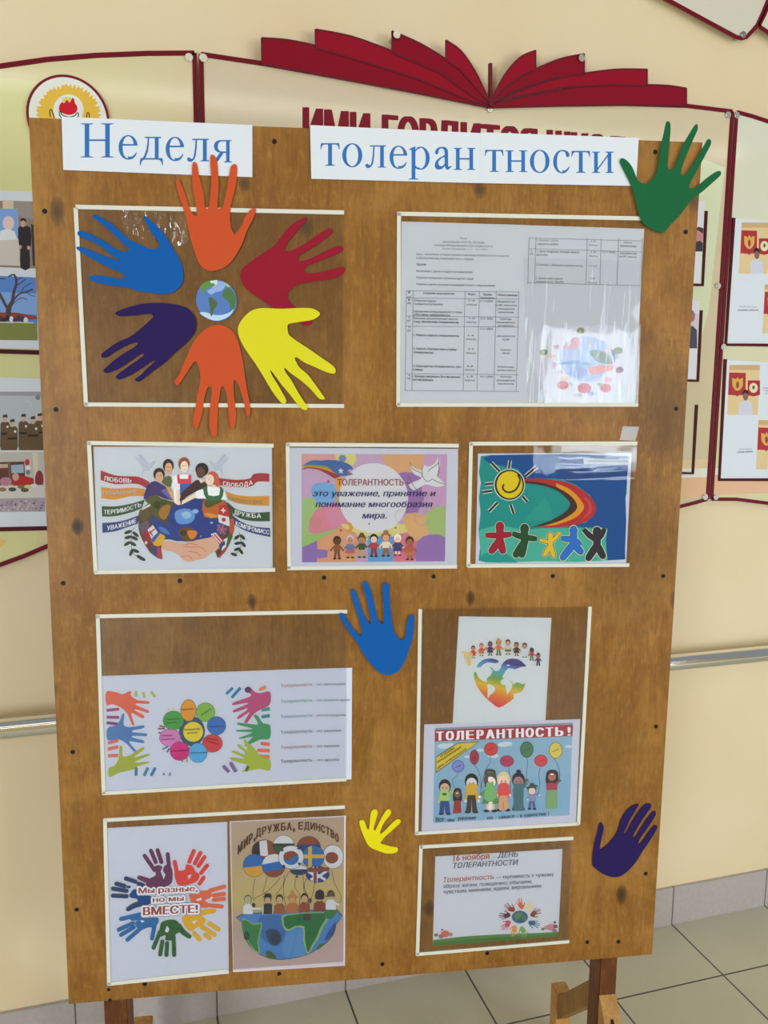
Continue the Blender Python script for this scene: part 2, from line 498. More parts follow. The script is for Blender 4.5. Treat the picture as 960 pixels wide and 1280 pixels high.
def wall_panel(name, label, outline, m, border_runs, prints, screws, group):
    """outline in wall metres; border_runs: lists of points bordered by a dark red strip"""
    cx = sum(p[0] for p in outline)/len(outline); cz = sum(p[1] for p in outline)/len(outline)
    root = empty(name, (cx, 0, cz)); tag(root, label, 'board', group)
    mb = MB(); wall_prism(mb, outline, PY0, PY1, m, (cx, cz)); mb.build('panel', root)
    for run in border_runs:
        L, R_ = ribbon(run, 0.0085)
        mb = MB()
        for i in range(len(L)-1):
            mb.prism([(p[0]-cx, p[1]-cz) for p in (L[i], L[i+1], R_[i+1], R_[i])], PY0-0.0022, PY0, red_m)
        mb.build('border', root)
    if prints:
        mb = MB(); mb.flat = True
        for k, (pts, c) in enumerate(prints):
            mb.face([(x-cx, PY0-0.00005*(k+1), z-cz) for x, z in pts], mat(c, 0.09, 0.55))
        mb.build('background_print', root)
    for px, py in screws:
        x, z = WP(px, py, PY0)
        mb = MB(); steel = mat((200, 198, 190), 0.22, 0.5, 1.0, k=1.0)
        mb.tube((x-cx, PY0-0.004, z-cz), (x-cx, PY0-0.0005, z-cz), 0.0075, steel, 18)
        mb.tube((x-cx, PY0-0.006, z-cz), (x-cx, PY0-0.004, z-cz), 0.0045, steel, 14)
        mb.tube((x-cx, PY1, z-cz), (x-cx, -0.0005, z-cz), 0.005, steel, 10)
        mb.build('screw', root)
    return root, (cx, cz)

# left panel
def W1(px, py): return WP(px, py, PY0)
top_l = [W1(*p) for p in [(-260, 175), (-150, 121), (-60, 96), (0, 83), (60, 74.5), (120, 69.5), (185, 67), (243, 66.5)]]
xr = top_l[-1][0]
bot_l = [W1(-260, 790), W1(-150, 756), W1(-60, 728), W1(0, 706), W1(30, 695), W1(58, 683)]
bot_l.append((xr, bot_l[-1][1]+0.06))
out_l = top_l + bot_l[::-1]
pr = [([W1(-200, 152), W1(0, 97), W1(60, 103), W1(50, 230), W1(46, 685), W1(0, 703), W1(-200, 760)], (208, 205, 148)),
      ([W1(-260, 740), W1(-30, 664), W1(9, 676), W1(0, 686), W1(-200, 762)], (226, 184, 122))]
left_p, lc = wall_panel('information_panel', 'cream wall panel with round flame emblem, left of the other panels', out_l, pan_l,
    [top_l, [top_l[-1], (xr, bot_l[-1][1])], bot_l], pr, [(236, 72.5)], 'printed wall panels')
# centre panel
xl = xr + 0.0125
tl = W1(250, 68)[1]
VX = W1(612, 133)
top_c = [(xl, tl), W1(334, 80.5), W1(430, 97.5), W1(520, 114.5), VX, W1(700, 131), W1(780, 130), W1(858, 132.5), W1(915, 139.5)]
xrc = top_c[-1][0]
zb = W1(885, 624)[1]
bot_c = [(xl, zb+0.02), (xl+0.45, zb-0.08), W1(800, 645), W1(842, 635), W1(866, 629), (xrc, zb)]
out_c = top_c + bot_c[::-1]
zr = zb + 0.055
pr = [([(xrc-0.35, zr+0.022), (xrc, zr+0.022), (xrc, zr+0.045), (xrc-0.35, zr+0.035)], (226, 192, 150)),
      ([(xrc-0.35, zr+0.0), (xrc, zr+0.0), (xrc, zr+0.022), (xrc-0.35, zr+0.022)], (226, 222, 206)),
      ([(xrc-0.35, zr-0.075), (xrc, zr-0.045), (xrc, zr), (xrc-0.35, zr)], (222, 178, 140)),
      ([(xrc-0.22, zr+.045), (xrc-0.12, zr+.045), (xrc-0.03, 1.6), (xrc-.01, 1.93), (xrc-0.1, 1.95), (xrc-0.2, 1.6)], (208, 214, 178))]
cen_p, cc = wall_panel('information_panel', 'cream wall panel with big dark red capital heading under the open book', out_c, pan_c,
    [top_c, [top_c[0], (xl, zb+0.02)], [top_c[-1], (xrc, zb)], bot_c], pr, [(254, 73), (612, 136.5), (909, 144), (896.5, 357.5), (880.5, 621)], 'printed wall panels')
# heading of the centre panel
hd = MB()
class WArt(Art):
    pass
def wall_art(o, d): return WArt(lambda px, py: WP(px, py, PY0), o, d)
ha = wall_art(cc, -PY0+0.0004)
def hy(x, dy): return 134 + 0.0925*(x-378) + dy
for s_, a, b_ in (('ИМИ', 378, 463), ('ГОРДИТСЯ', 477, 672), ('ШКОЛА', 683, 806)):
    ha.text(s_, (a, hy(a, 50)), (b_, hy(b_, 50)), 50, (122, 10, 34), bold=0.038)
ha.build('heading_lettering', cen_p)
# right panel
xl3 = xrc + 0.0125
z3 = W1(922, 140.5)[1]
top_r = [(xl3, z3), W1(940, 145.5), W1(960, 152), (xl3+0.45, W1(960, 152)[1]-0.06), (xl3+0.8, W1(960, 152)[1]-0.22)]
bot_r = [(xl3, zb), W1(920, 624), W1(960, 629), (xl3+0.45, zb-0.05), (xl3+0.8, zb+0.02)]
pr = [([(xl3, zr-0.045), (xl3+.8, zr-.045), (xl3+0.8, zr+0.005), (xl3, zr+0.005)], (220, 176, 142)),
      ([(xl3, zr+0.005), (xl3+.8, zr+.005), (xl3+0.8, zr+0.022), (xl3, zr+0.022)], (226, 222, 206))]
rig_p, rc = wall_panel('information_panel', 'pale green wall panel with photo sheets at the far right', top_r+bot_r[::-1], pan_r,
    [top_r, [(xl3, z3), (xl3, zb)], bot_r], pr, [(920, 144.5), (903.5, 434), (894, 621)], 'printed wall panels')
# panel at the upper right corner
ur = [W1(*p) for p in [(790, -27), (820, -7), (845, 6), (880, 25), (905, 38.5), (921, 47), (927, 48.2), (933, 46.5), (940, 39), (946, 32), (952, 19), (962, -5), (975, -40)]]
wall_panel('information_panel', 'pale pointed wall panel edge at the upper right corner above the others', ur, mat((204, 198, 178), 0.12, 0.5),
    [ur], None, [(928, 44)], None)
ur2 = [W1(*p) for p in [(948, 33), (965, 44), (1010, 70), (1050, 60), (1040, -60), (985, -45), (966, -6), (955, 19)]]
wall_panel('information_panel', 'sliver of a pale wall panel beside the pointed one, by the right frame edge', ur2, mat((204, 202, 180), 0.12, 0.5),
    [ur2+ur2[:1]], None, [], None)

# red open book
bk_y = -0.031
root = empty('book_ornament', (VX[0], 0, VX[1])); tag(root, 'dark red cut-out of an open book above the panels', 'ornament')
def bkp(pts): return [(x-VX[0], z-VX[1]) for x, z in [WP(px, py, bk_y) for px, py in pts]]
def c2(pts): return catmull(pts, 4, False)
LOW_L = [(612, 133.5), (520, 115), (430, 98), (327, 80)]
leftp = [
 [(327, 47.5)] + c2([(327, 47.5), (360, 50), (395, 57)])[1:] + c2([(395, 57), (470, 76), (545, 103), (612, 131)]) + [(612, 134.5), (520, 116), (430, 99), (327, 80)],
 c2([(394, 37), (440, 46), (490, 64)]) + c2([(490, 64), (545, 88), (585, 112), (612, 131)]) + [(590, 127), (520, 98), (440, 73), (394, 60)],
 c2([(489.5, 39.5), (525, 55), (557, 74.5)]) + c2([(557, 74.5), (580, 92), (600, 114), (612, 131)]) + [(595, 124), (550, 92), (489.5, 66)],
 c2([(556.5, 51), (575, 64), (592, 88), (604, 112), (612, 131)]) + [(598, 114), (575, 88), (556.5, 76)]]
rightp = [
 [(858, 132.5), (858, 110.5)] + c2([(858, 110.5), (835, 107), (808, 106)]) + c2([(808, 106), (740, 107), (670, 118), (612, 132)]) + [(612, 134.5), (700, 132), (780, 131)],
 [(808.5, 107), (808.5, 87)] + c2([(808.5, 87), (770, 87), (729, 92)]) + c2([(729, 92), (690, 100), (645, 116), (612, 131)]) + [(640, 122), (700, 110), (760, 106)],
 [(729.5, 93), (729.5, 68)] + c2([(729.5, 68), (700, 74), (668, 87)]) + c2([(668, 87), (645, 100), (625, 116), (612, 131)]) + [(640, 115), (690, 98)],
 [(668.5, 88), (668.5, 64)] + c2([(668.5, 64), (650, 72), (633, 90), (620, 112), (612, 131)]) + [(630, 110), (650, 96)]]
for k, pp in enumerate(leftp+rightp):
    pts = bkp(pp); y = bk_y - 0.0012*((k % 4))
    mb = MB(); mb.prism(pts, y, y+0.0045, mat((140, 10, 34), 0.5, 0.12) if k % 2 else mat((128, 8, 30), 0.5, 0.12))
    L, R_ = ribbon(pts+pts[:1], 0.0035)
    for i in range(len(L)-1):
        mb.face([(p[0], y-0.0003, p[1]) for p in (L[i], L[i+1], R_[i+1], R_[i])], mat((92, 10, 26), 0.4))
    mb.build('page', root)
a = bkp([(611, 79.5), (614.5, 79.5), (615, 133), (611, 133)])
mb = MB(); mb.prism(a, bk_y-0.004, bk_y+0.004, mat((104, 10, 28), 0.4)); mb.build('spine', root)
for px, py in ((494.5, 45), (725, 74)):
    x, z = bkp([(px, py)])[0]; steel = mat((200, 198, 190), 0.22, 0.5, 1.0, k=1.0)
    mb = MB(); mb.tube((x, bk_y-0.0085, z), (x, bk_y-0.0038, z), 0.0075, steel, 18); mb.tube((x, bk_y+0.0018, z), (x, -0.0005, z), 0.005, steel, 10); mb.build('screw', root)

# round emblem on the left panel
EY = -0.032
ex0, ez0 = WP(85.5, 147, EY); er = (WP(137.5, 147, EY)[0]-WP(33.5, 147, EY)[0])/2
er_z = (WP(85.5, 93.5, EY)[1]-ez0)
em = empty('round_emblem', (ex0, 0, ez0)); tag(em, 'round emblem with yellow sun ring and red flame, dark red rim', 'emblem')
def circ(rx, rz, n=48): return [(rx*math.cos(2*math.pi*i/n), rz*math.sin(2*math.pi*i/n)) for i in range(n)]
mb = MB(); mb.prism(circ(er, er_z), EY, EY+0.008, mat((112, 10, 30), 0.35)); mb.build('rim', em)
mb = MB(); mb.flat = True; mb.face([(x, EY-0.0006, z) for x, z in circ(er*.935, er_z*.935)], mat((232, 224, 206), 0.3)); disc = mb.build('disc', em)
sa = Art(lambda px, py: WP(px, py, EY), (ex0, ez0), -EY+0.0007).crop(20, 80, 7.385)
pts = []
for i in range(96):
    a = 2*math.pi*i/96; r = (308 if i % 2 else 285+random.uniform(-22, 16))
    pts.append((484+r*math.cos(a), 492-r*1.0*math.sin(a)))
sa.poly(pts, (226, 176, 62)); sa.ell(485, 425, 140, 145, (232, 222, 208))
sa.poly([(430, 340), (432, 312), (446, 322), (465, 300), (482, 314), (503, 306), (512, 330), (524, 352), (470, 370)], (238, 190, 90))
sa.poly([(396, 415), (402, 382), (425, 352), (445, 362), (470, 332), (495, 358), (520, 316), (537, 326), (545, 362), (567, 398), (560, 440), (525, 465), (475, 470), (430, 455), (405, 438)], (196, 16, 34), 3)
for pts in ([(318, 492), (312, 440), (318, 420), (330, 430), (345, 470), (352, 500)], [(420, 500), (402, 470), (400, 445), (412, 440), (425, 470), (480, 490), (540, 480), (560, 455), (575, 455), (575, 485), (560, 505)], [(652, 500), (655, 462), (664, 450), (675, 462), (676, 500)]):
    sa.stroke(pts, 9, (30, 40, 34), 3)
sa.build('flame_print', disc)
for dx in (-0.04, 0.04):
    mb = MB(); mb.tube((dx, EY+0.008, 0), (dx, PY0, 0), 0.008, red_m); mb.build('spacer', em)

# ---- photo sheets in the panels' holders
def wsheet(name, label, cat, corners, d=0.0012, color=(206, 212, 226), group=None):
    pts = [WP(x, y, PY0) for x, y in corners]
    cx = sum(p[0] for p in pts)/len(pts); cz = sum(p[1] for p in pts)/len(pts)
    mb = MB(); mb.prism([(x-cx, z-cz) for x, z in pts], PY0-d, PY0-0.0003, mat(color, 0.3, 0.4))
    o = mb.build(name, None, (cx, 0, cz)); tag(o, label, cat, group)
    cnt = [0]
    return o, (lambda: Art(lambda px, py: WP(px, py, PY0), (cx, cz), -PY0+d, cnt))
def holder(parent, o, runs, w=0.008):
    for run in runs:
        pts = [WP(px, py, PY0) for px, py in run]
        L, R_ = ribbon(pts, w); mb = MB()
        for i in range(len(L)-1):
            mb.prism([(p[0]-o[0], p[1]-o[1]) for p in (L[i], L[i+1], R_[i+1], R_[i])], PY0-0.0035, PY0, dk_m)
        mb.build('holder_edge', parent)
def person(a, x, y, h, skin, top, legs, hair, w=0.3):
    a.poly([(x-h*w*.5, y-h*.5), (x-h*w*.42, y-h*.8), (x+h*w*.42, y-h*.8), (x+h*w*.5, y-h*.5), (x+h*w*.35, y-h*.42), (x-h*w*.35, y-h*.42)], top)
    a.poly([(x-h*w*.36, y-h*.45), (x+h*w*.36, y-h*.45), (x+h*w*.3, y), (x+h*w*.05, y), (x, y-h*.3), (x-h*w*.05, y), (x-h*w*.3, y)], legs)
    a.ell(x, y-h*.9, h*.075, h*.1, skin); a.poly([(x-h*.08, y-h*.9), (x-h*.07, y-h), (x, y-h*1.03), (x+h*.07, y-h), (x+h*.08, y-h*.9), (x+h*.04, y-h*.95), (x-h*.04, y-h*.95)], hair)

# left, upper sheet: a man before a banner, and a bare tree
o, ar = wsheet('photo_sheet', 'white sheet with photos of a suited man and a bare tree, upper left', 'photo sheet', [(-70, 236), (52, 240), (60, 436.5), (-70, 434)], group='photo sheets on the wall panels')
a = ar().crop(0, 230, 5.814)
a.poly([(-400, 115), (255, 128), (258, 615), (-400, 590)], (140, 122, 108))
a.poly([(100, 122), (230, 130), (240, 260), (150, 240), (105, 190)], (150, 140, 132)); a.poly([(20, 116), (98, 121), (100, 180), (20, 178)], (204, 186, 160))
a.poly([(-300, 175), (130, 180), (146, 595), (-300, 580)], (198, 190, 180)); a.poly([(-300, 178), (130, 182), (136, 400), (-300, 400)], (120, 158, 210))
a.ell(62, 285, 42, 52, (216, 190, 186)); a.poly([(-10, 410), (5, 340), (60, 325), (105, 345), (128, 405)], (214, 218, 232))
a.poly([(132, 320), (170, 308), (222, 318), (226, 440), (214, 480), (218, 612), (150, 612), (150, 480), (138, 440)], (44, 38, 42), 2)
a.ell(168, 285, 20, 30, (190, 150, 130)); a.poly([(148, 275), (150, 255), (170, 248), (190, 258), (190, 280), (170, 264)], (40, 30, 28))
a.ell(150, 458, 9, 14, (190, 150, 130)); a.ell(208, 464, 11, 15, (190, 150, 130)); a.poly([(225, 290), (250, 300), (255, 600), (238, 590)], (60, 52, 54))
a.crop(0, 230, 5.814)
a.poly([(-400, 650), (262, 680), (275, 1135), (-400, 1130)], (84, 128, 196)); a.poly([(-400, 760), (270, 800), (272, 950), (-400, 930)], (122, 160, 212))
a.poly([(-400, 1005), (272, 1018), (275, 1137), (-400, 1130)], (122, 128, 66)); a.poly([(-400, 930), (120, 935), (270, 962), (272, 985), (-400, 985)], (138, 62, 54))
tree = (74, 62, 66)
a.stroke([(62, 950), (66, 900), (92, 850), (100, 790), (120, 720), (104, 660), (60, 676)], [42, 36, 26, 22, 18, 14, 10], tree, 3)
for pts, w_ in (([(70, 920), (40, 880), (10, 820), (-20, 770)], 20), ([(95, 850), (140, 800), (190, 785), (240, 765)], 12), ([(110, 745), (150, 720), (190, 690)], 8), ([(40, 690), (0, 690), (-30, 700)], 8), ([(95, 870), (150, 830), (200, 840)], 6), ([(190, 785), (225, 810), (255, 815)], 5), ([(150, 800), (175, 750), (230, 720)], 6), ([(120, 700), (160, 680)], 7)):
    a.stroke(pts, w_, tree, 3)
for i in range(9): a.ell(-20+i*26, 975+(i % 3)*8, 16, 22, random.choice([(40, 38, 44), (52, 60, 90), (70, 50, 50), (220, 210, 200)]))
a.poly([(-400, 995), (250, 1004), (250, 1012), (-400, 1006)], (200, 180, 160))
a.build('photo_print', o)
holder(left_p, lc, [[(-70, 437), (55, 441)]])
# left, lower sheet: people in uniform, and a laid table
o, ar = wsheet('photo_sheet', 'white sheet with photos of people in khaki uniform and a table, lower left', 'photo sheet', [(-70, 470), (62, 473.5), (68, 659), (-70, 660)], group='photo sheets on the wall panels')
a = ar().crop(0, 460, 6.1)
a.poly([(-400, 180), (320, 180), (328, 628), (-400, 628)], (178, 184, 188)); a.poly([(-400, 180), (320, 180), (321, 215), (-400, 205)], (152, 152, 158))
a.stroke([(200, 250), (230, 262), (240, 300)], 5, (206, 206, 206)); a.ell(290, 225, 18, 20, (120, 124, 132))
kh = (96, 76, 50)
for x, y0, w_ in ((-40, 380, 80), (40, 365, 72), (180, 360, 76), (305, 355, 76), (95, 400, 80), (252, 378, 92)):
    a.poly([(x-w_*.5, y0+60), (x-w_*.3, y0+45), (x+w_*.3, y0+45), (x+w_*.5, y0+60), (x+w_*.52, 600), (x+w_*.4, 627), (x-w_*.4, 627), (x-w_*.52, 600)], kh)
    a.poly([(x-w_*.45, y0+128), (x+w_*.45, y0+128), (x+w_*.45, y0+145), (x-w_*.45, y0+145)], (44, 34, 28))
    a.ell(x, y0+24, 17, 26, (198, 160, 142)); a.poly([(x-20, y0+12), (x-14, y0-8), (x+14, y0-12), (x+20, y0+10)], (58, 54, 42)); a.ell(x+w_*.26, y0+84, 9, 10, (226, 214, 204))
a.poly([(-400, 645), (330, 640), (345, 1095), (-400, 1100)], (184, 180, 170))
a.poly([(-100, 720), (185, 712), (195, 880), (-100, 900)], (96, 56, 46)); a.poly([(-80, 735), (70, 730), (72, 760), (-80, 765)], (186, 160, 138)); a.poly([(85, 740), (180, 735), (182, 800), (88, 800)], (150, 172, 186)); a.poly([(60, 720), (80, 720), (88, 890), (70, 890)], (120, 80, 66))
a.poly([(245, 645), (290, 645), (290, 830), (262, 830)], (206, 196, 170)); a.ell(208, 718, 18, 24, (186, 40, 58)); a.ell(215, 760, 20, 18, (222, 214, 214)); a.ell(215, 795, 16, 18, (110, 120, 116))
a.poly([(95, 850), (180, 820), (255, 840), (262, 900), (100, 900)], (170, 42, 40)); a.ell(45, 865, 46, 34, (178, 120, 138)); a.ell(300, 850, 32, 70, (130, 48, 52)); a.ell(120, 830, 26, 30, (200, 150, 130))
a.poly([(-200, 905), (340, 890), (345, 990), (-200, 1000)], (202, 196, 188)); a.poly([(-200, 998), (345, 988), (345, 1092), (-200, 1095)], (162, 148, 156))
for x, y, c in ((95, 925, (70, 74, 66)), (165, 905, (130, 104, 64)), (215, 905, (204, 186, 120)), (20, 925, (140, 110, 80)), (260, 898, (206, 206, 200)), (190, 930, (92, 80, 60))): a.ell(x, y, 30, 16, c)
for i in range(34): a.ell(-40+ (i*53) % 380, 1010+(i*37) % 80, 9, 8, random.choice([(120, 84, 104), (132, 124, 140), (190, 178, 180)]))
a.build('photo_print', o)
holder(left_p, lc, [[(-70, 663), (62, 660)]])
# right panel sheets
def portrait(a, x0, y0, x1, y1, sk=0):
    w = x1-x0; h = y1-y0
    X = lambda t: x0+w*t
    Y = lambda t: y0+h*t
    a.poly([(X(0), Y(0)), (X(1), Y(.0)), (X(1-sk), Y(1)), (X(-sk), Y(1))], (212, 186, 138))
    a.poly([(X(0), Y(0)), (X(1), Y(0)), (X(1), Y(.1)), (X(0), Y(.1))], (196, 160, 112))
    a.poly([(X(0), Y(.15)), (X(.54), Y(.16)), (X(.53), Y(.6)), (X(.3), Y(.61)), (X(.26), Y(.64)), (X(.22), Y(.61)), (X(-.04), Y(.6))], (164, 46, 50))
    for s_ in (-1, 1):
        a.poly([(X(.27), Y(.33)), (X(.27+s_*.07), Y(.28)), (X(.27+s_*.18), Y(.26)), (X(.27+s_*.17), Y(.42)), (X(.27+s_*.08), Y(.5)), (X(.27), Y(.52))], (206, 160, 76))
    a.ell(X(.27), Y(.3), w*.04, h*.05, (206, 160, 76)); a.ell(X(.27), Y(.4), w*.05, h*.07, (150, 60, 50))
    a.poly([(X(.6), Y(.31)), (X(1), Y(.31)), (X(1), Y(.6)), (X(.8), Y(.63)), (X(.6), Y(.61))], (160, 40, 50)); a.ell(X(.79), Y(.46), w*.14, h*.1, (222, 204, 166)); a.ell(X(.79), Y(.45), w*.04, h*.04, (80, 90, 60))
    a.poly([(X(.3), Y(1)), (X(.31), Y(.78)), (X(.42), Y(.72)), (X(.62), Y(.71)), (X(.74), Y(.78)), (X(.76), Y(1))], (196, 196, 210), 0)
    a.ell(X(.53), Y(.61), w*.09, h*.105, (134, 92, 76)); a.poly([(X(.43), Y(.6)), (X(.44), Y(.52)), (X(.53), Y(.49)), (X(.62), Y(.52)), (X(.63), Y(.6)), (X(.53), Y(.55))], (36, 28, 28))
o, ar = wsheet('photo_sheet', 'white sheet with portrait before red crest boards, upper one at the right', 'photo sheet', [(918.5, 273), (1040, 285), (1030, 431), (909, 428.5)], group='photo sheets on the wall panels')
a = ar().crop(900, 260, 7.11); portrait(a, 188, 130, 445, 585, .1); portrait(a, 395, 680, 660, 1115, .08)
a.text('призёр конкурса', (165, 880), (325, 886), 12, (120, 122, 134)); a.text('ученик школы', (155, 914), (338, 914), 15, (40, 40, 50), .03)
a.build('photo_print', o)
holder(rig_p, rc, [[(916.5, 272.5), (906.5, 431), (1035, 432)]])
o, ar = wsheet('photo_sheet', 'white sheet with portraits before red crest boards, lower one at the right', 'photo sheet', [(908, 450), (1045, 458), (1035, 599), (900.5, 598)], group='photo sheets on the wall panels')
a = ar().crop(880, 430, 6.1); portrait(a, 190, 160, 424, 540, .07); portrait(a, 412, 580, 640, 955, .08)
for k, y in enumerate((340, 358, 380)): a.text(('победитель', 'конкурса рисунков', 'ученица')[k], (445+k*10, y), (560, y+4), 10, (90, 90, 104))
a.text('призёр конкурса', (262, 806), (360, 804), 10, (120, 122, 134)); a.text('ученик школы', (248, 829), (368, 825), 12, (40, 40, 50), .03)
a.build('photo_print', o)
holder(rig_p, rc, [[(906, 449), (898.5, 599.5), (1040, 599.5)]])
# centre panel: edges of three holders beside the plywood board, portrait sheets in two of them
o, ar = wsheet('photo_sheet', 'narrow strip of a portrait sheet beside the upper right edge of the plywood', 'photo sheet', [(800, 246), (880.5, 252), (875, 354), (800, 350)], color=(214, 214, 222), group='photo sheets on the wall panels')
a = ar().crop(840, 220, 4.571)
a.poly([(-100, 280), (180, 300), (172, 432), (-100, 420)], (196, 150, 160)); a.ell(150, 340, 26, 40, (190, 130, 130)); a.poly([(100, 432), (120, 380), (160, 370), (174, 385), (172, 432)], (60, 52, 62)); a.poly([(120, 310), (150, 290), (178, 300), (176, 330), (150, 312)], (70, 52, 56))
a.build('photo_print', o)
holder(cen_p, cc, [[(882.2, 264), (877.7, 356.5), (800, 354)]], 0.007)
o, ar = wsheet('photo_sheet', 'narrow strip of a portrait sheet with a grey suit, below the upper strip', 'photo sheet', [(800, 372), (874.5, 376), (869.5, 474), (800, 472)], color=(212, 210, 216), group='photo sheets on the wall panels')
a = ar().crop(840, 220, 4.571)
a.poly([(-100, 760), (155, 790), (142, 985), (-100, 975)], (206, 194, 202)); a.ell(108, 800, 22, 34, (150, 110, 100)); a.poly([(60, 985), (80, 880), (115, 855), (140, 880), (142, 985)], (70, 74, 88))
a.build('photo_print', o)
holder(cen_p, cc, [[(876, 388), (871.8, 476), (800, 474.5)], [(870.2, 506), (865.5, 591.5), (800, 590)]], 0.007)

# ================================================================== DISPLAY STAND
ST = empty('display_stand', BC - Vector((0, 0, BC.z)), YB)
tag(ST, 'tall varnished plywood display board standing on wooden feet', 'display board')
DZ = BC.z
brd = [(36, 147), (457, 163), (878, 178), (864, 400), (842.5, 755), (815, 1193), (450, 1224), (86, 1255), (74, 985), (60, 690), (47, 395)]
bpt = [BP(*p) for p in brd]
kn_shade = []
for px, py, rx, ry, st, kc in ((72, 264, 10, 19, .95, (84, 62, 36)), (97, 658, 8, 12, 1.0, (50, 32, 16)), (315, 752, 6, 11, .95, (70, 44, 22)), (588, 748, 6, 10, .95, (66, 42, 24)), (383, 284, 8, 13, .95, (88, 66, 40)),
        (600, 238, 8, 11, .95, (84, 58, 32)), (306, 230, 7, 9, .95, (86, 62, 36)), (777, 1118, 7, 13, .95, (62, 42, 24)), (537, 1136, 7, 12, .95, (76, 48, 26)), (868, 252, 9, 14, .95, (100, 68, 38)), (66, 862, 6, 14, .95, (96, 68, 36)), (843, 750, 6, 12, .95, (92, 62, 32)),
        (838, 520, 50, 60, .6, (84, 58, 26)), (790, 690, 60, 120, .42, (92, 64, 28)), (770, 470, 90, 60, .5, (94, 64, 28)), (740, 940, 70, 80, .35, (112, 80, 38)), (690, 1005, 60, 40, .3, (112, 80, 38)), (130, 310, 60, 60, .25, (120, 86, 46))):  # broad patches: stains and dim varnish reflection put into the wood colour
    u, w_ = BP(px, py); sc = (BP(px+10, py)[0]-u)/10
    kn_shade.append((u, w_+DZ, rx*sc, ry*sc, st, kc))
ply = wood_material('plywood', (166, 121, 60), (144, 98, 40), (108, 70, 24), kn_shade, 1.0, 0.10)
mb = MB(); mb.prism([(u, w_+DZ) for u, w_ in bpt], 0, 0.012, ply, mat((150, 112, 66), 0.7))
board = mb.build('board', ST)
scr = mat((34, 26, 20), 0.5)
for px, py in [(343, 177), (819, 190), (56, 264), (857, 290), (70, 512), (845, 511), (79, 729), (829, 720), (91, 940), (820, 908), (96, 1137), (807, 1092), (225, 726), (405, 722), (542, 720.5), (691, 720), (181, 1230), (349, 1217), (478, 1205), (609, 1191.5), (734, 1177.5), (773, 1177), (136, 1237), (137.5, 1250)]:
    u, w_ = BP(px, py); s_ = 0.0038 if py < 1235 else 0.003
    mb = MB(); mb.tube((u, -0.0004, w_+DZ), (u, 0.0002, w_+DZ), s_, scr, 14); mb.tube((u, -0.0007, w_+DZ), (u, -0.0004, w_+DZ), s_*.5, mat((14, 10, 8), .5), 10)
    mb.build('screw', board)
pine_d = wood_material('post_wood', (132, 84, 42), (106, 62, 30), (76, 42, 20), (), 1.3, 0.1)
pine_l = wood_material('foot_wood', (204, 164, 104), (184, 138, 78), (150, 104, 52), (), 1.3, 0.05)
pine_m = wood_material('brace_wood', (166, 128, 72), (146, 106, 54), (116, 80, 38), (), 1.3, 0.05)
for pxl, pxr, pyb in ((129.5, 160, 1255), (750, 772.5, 1199)):
    ul, zl = BP(pxl, pyb, -0.012); ur_, _ = BP(pxr, pyb, -0.012)
    uc = (ul+ur_)/2; hw = (ur_-ul)/2
    mb = MB(); mb.bevbox(ul, ur_, 0.0125, 0.0625, 0.0, DZ+1.33, pine_d); mb.build('post', ST)
    def sprism(pts, x0, x1, m):            # a side outline (depth, height) cut across the width
        mb = MB(); n = len(pts)
        mb.face([(x0, a, b) for a, b in pts], m); mb.face([(x1, a, b) for a, b in reversed(pts)], m)
        for i in range(n):
            p, q = pts[i], pts[(i+1) % n]
            mb.face([(x0, p[0], p[1]), (x1, p[0], p[1]), (x1, q[0], q[1]), (x0, q[0], q[1])], m)
        return mb
    mb = MB(); mb.bevbox(uc-hw*.95, uc+hw*.95, 0.064, 0.234, 0.0, 0.045, pine_l); mb.build('foot', ST)
    mb = MB(); mb.bevbox(uc-hw*.95, uc+hw*.95, -0.26, 0.0115, 0.0, 0.045, pine_l); mb.build('foot', ST)
    mb = MB(); mb.bevbox(uc-hw*.95, uc+hw*.95, 0.235, 0.272, 0.0, 0.122, pine_l, 0.002); mb.build('brace_block', ST)
    sprism([(.0635, .287), (.234, .117), (.234, .062), (.0635, .232)], uc-hw*.75, uc+hw*.55, pine_m).build('brace', ST)
    o = sprism([(.0115, .293), (-.19, .0455), (-.135, .0455), (.0115, .225)], uc-hw*.9, uc+hw*.95, pine_l)
    fb_ = o.build('front_brace', ST)
    o = MB(); o.tube((uc, -0.0145, .262), (uc, -0.022, .2545), 0.0028, scr, 12); o.build('nail', fb_)

# ================================================================== POCKETS (clear film in white plastic edging)
strip_m = mat((206, 204, 190), 0.4)
film_flat = film_material('clear_film', 0.0)
film_soft = film_material('clear_film_soft', 0.0012, (14, 1, 5))
film_wavy = film_material('clear_film_wavy', 0.0150, (62, 1, 20))
film_plan = film_material('clear_film_thin', 0.0012, (14, 1, 5), 0.75)
film_sun = film_material('clear_film_creased', 0.0035, (7, 1, 42), 0.8)
def pocket(label, strips, film, fm=None, extra=None, w=0.0062):
    """strips: pixel runs of the edging; film: pixel corners of the clear sheet"""
    pts = [BP(*p) for p in film]
    cu = sum(p[0] for p in pts)/len(pts); cw = sum(p[1] for p in pts)/len(pts)
    root = empty('plastic_pocket', bworld(cu, cw), YB); tag(root, label, 'plastic pocket', 'plastic pockets on the plywood')
    for a, b in strips:
        pa, pb = BP(*a), BP(*b); L, R_ = ribbon([(pa[0]-cu, pa[1]-cw), (pb[0]-cu, pb[1]-cw)], w)
        mb = MB(); mb.prism([L[0], L[1], R_[1], R_[0]], -0.0026, 0, strip_m)
        mb.build('edge_strip', root)
    mb = MB(); mb.flat = True; mb.face([(p[0]-cu, -0.0022, p[1]-cw) for p in pts], fm or film_flat); mb.build('clear_film', root)
    if extra:
        pts = [BP(*p) for p in extra[0]]
        mb = MB(); mb.flat = True; mb.face([(p[0]-cu, -0.00235, p[1]-cw) for p in pts], extra[1]); mb.build('wrinkled_film', root)
    return root
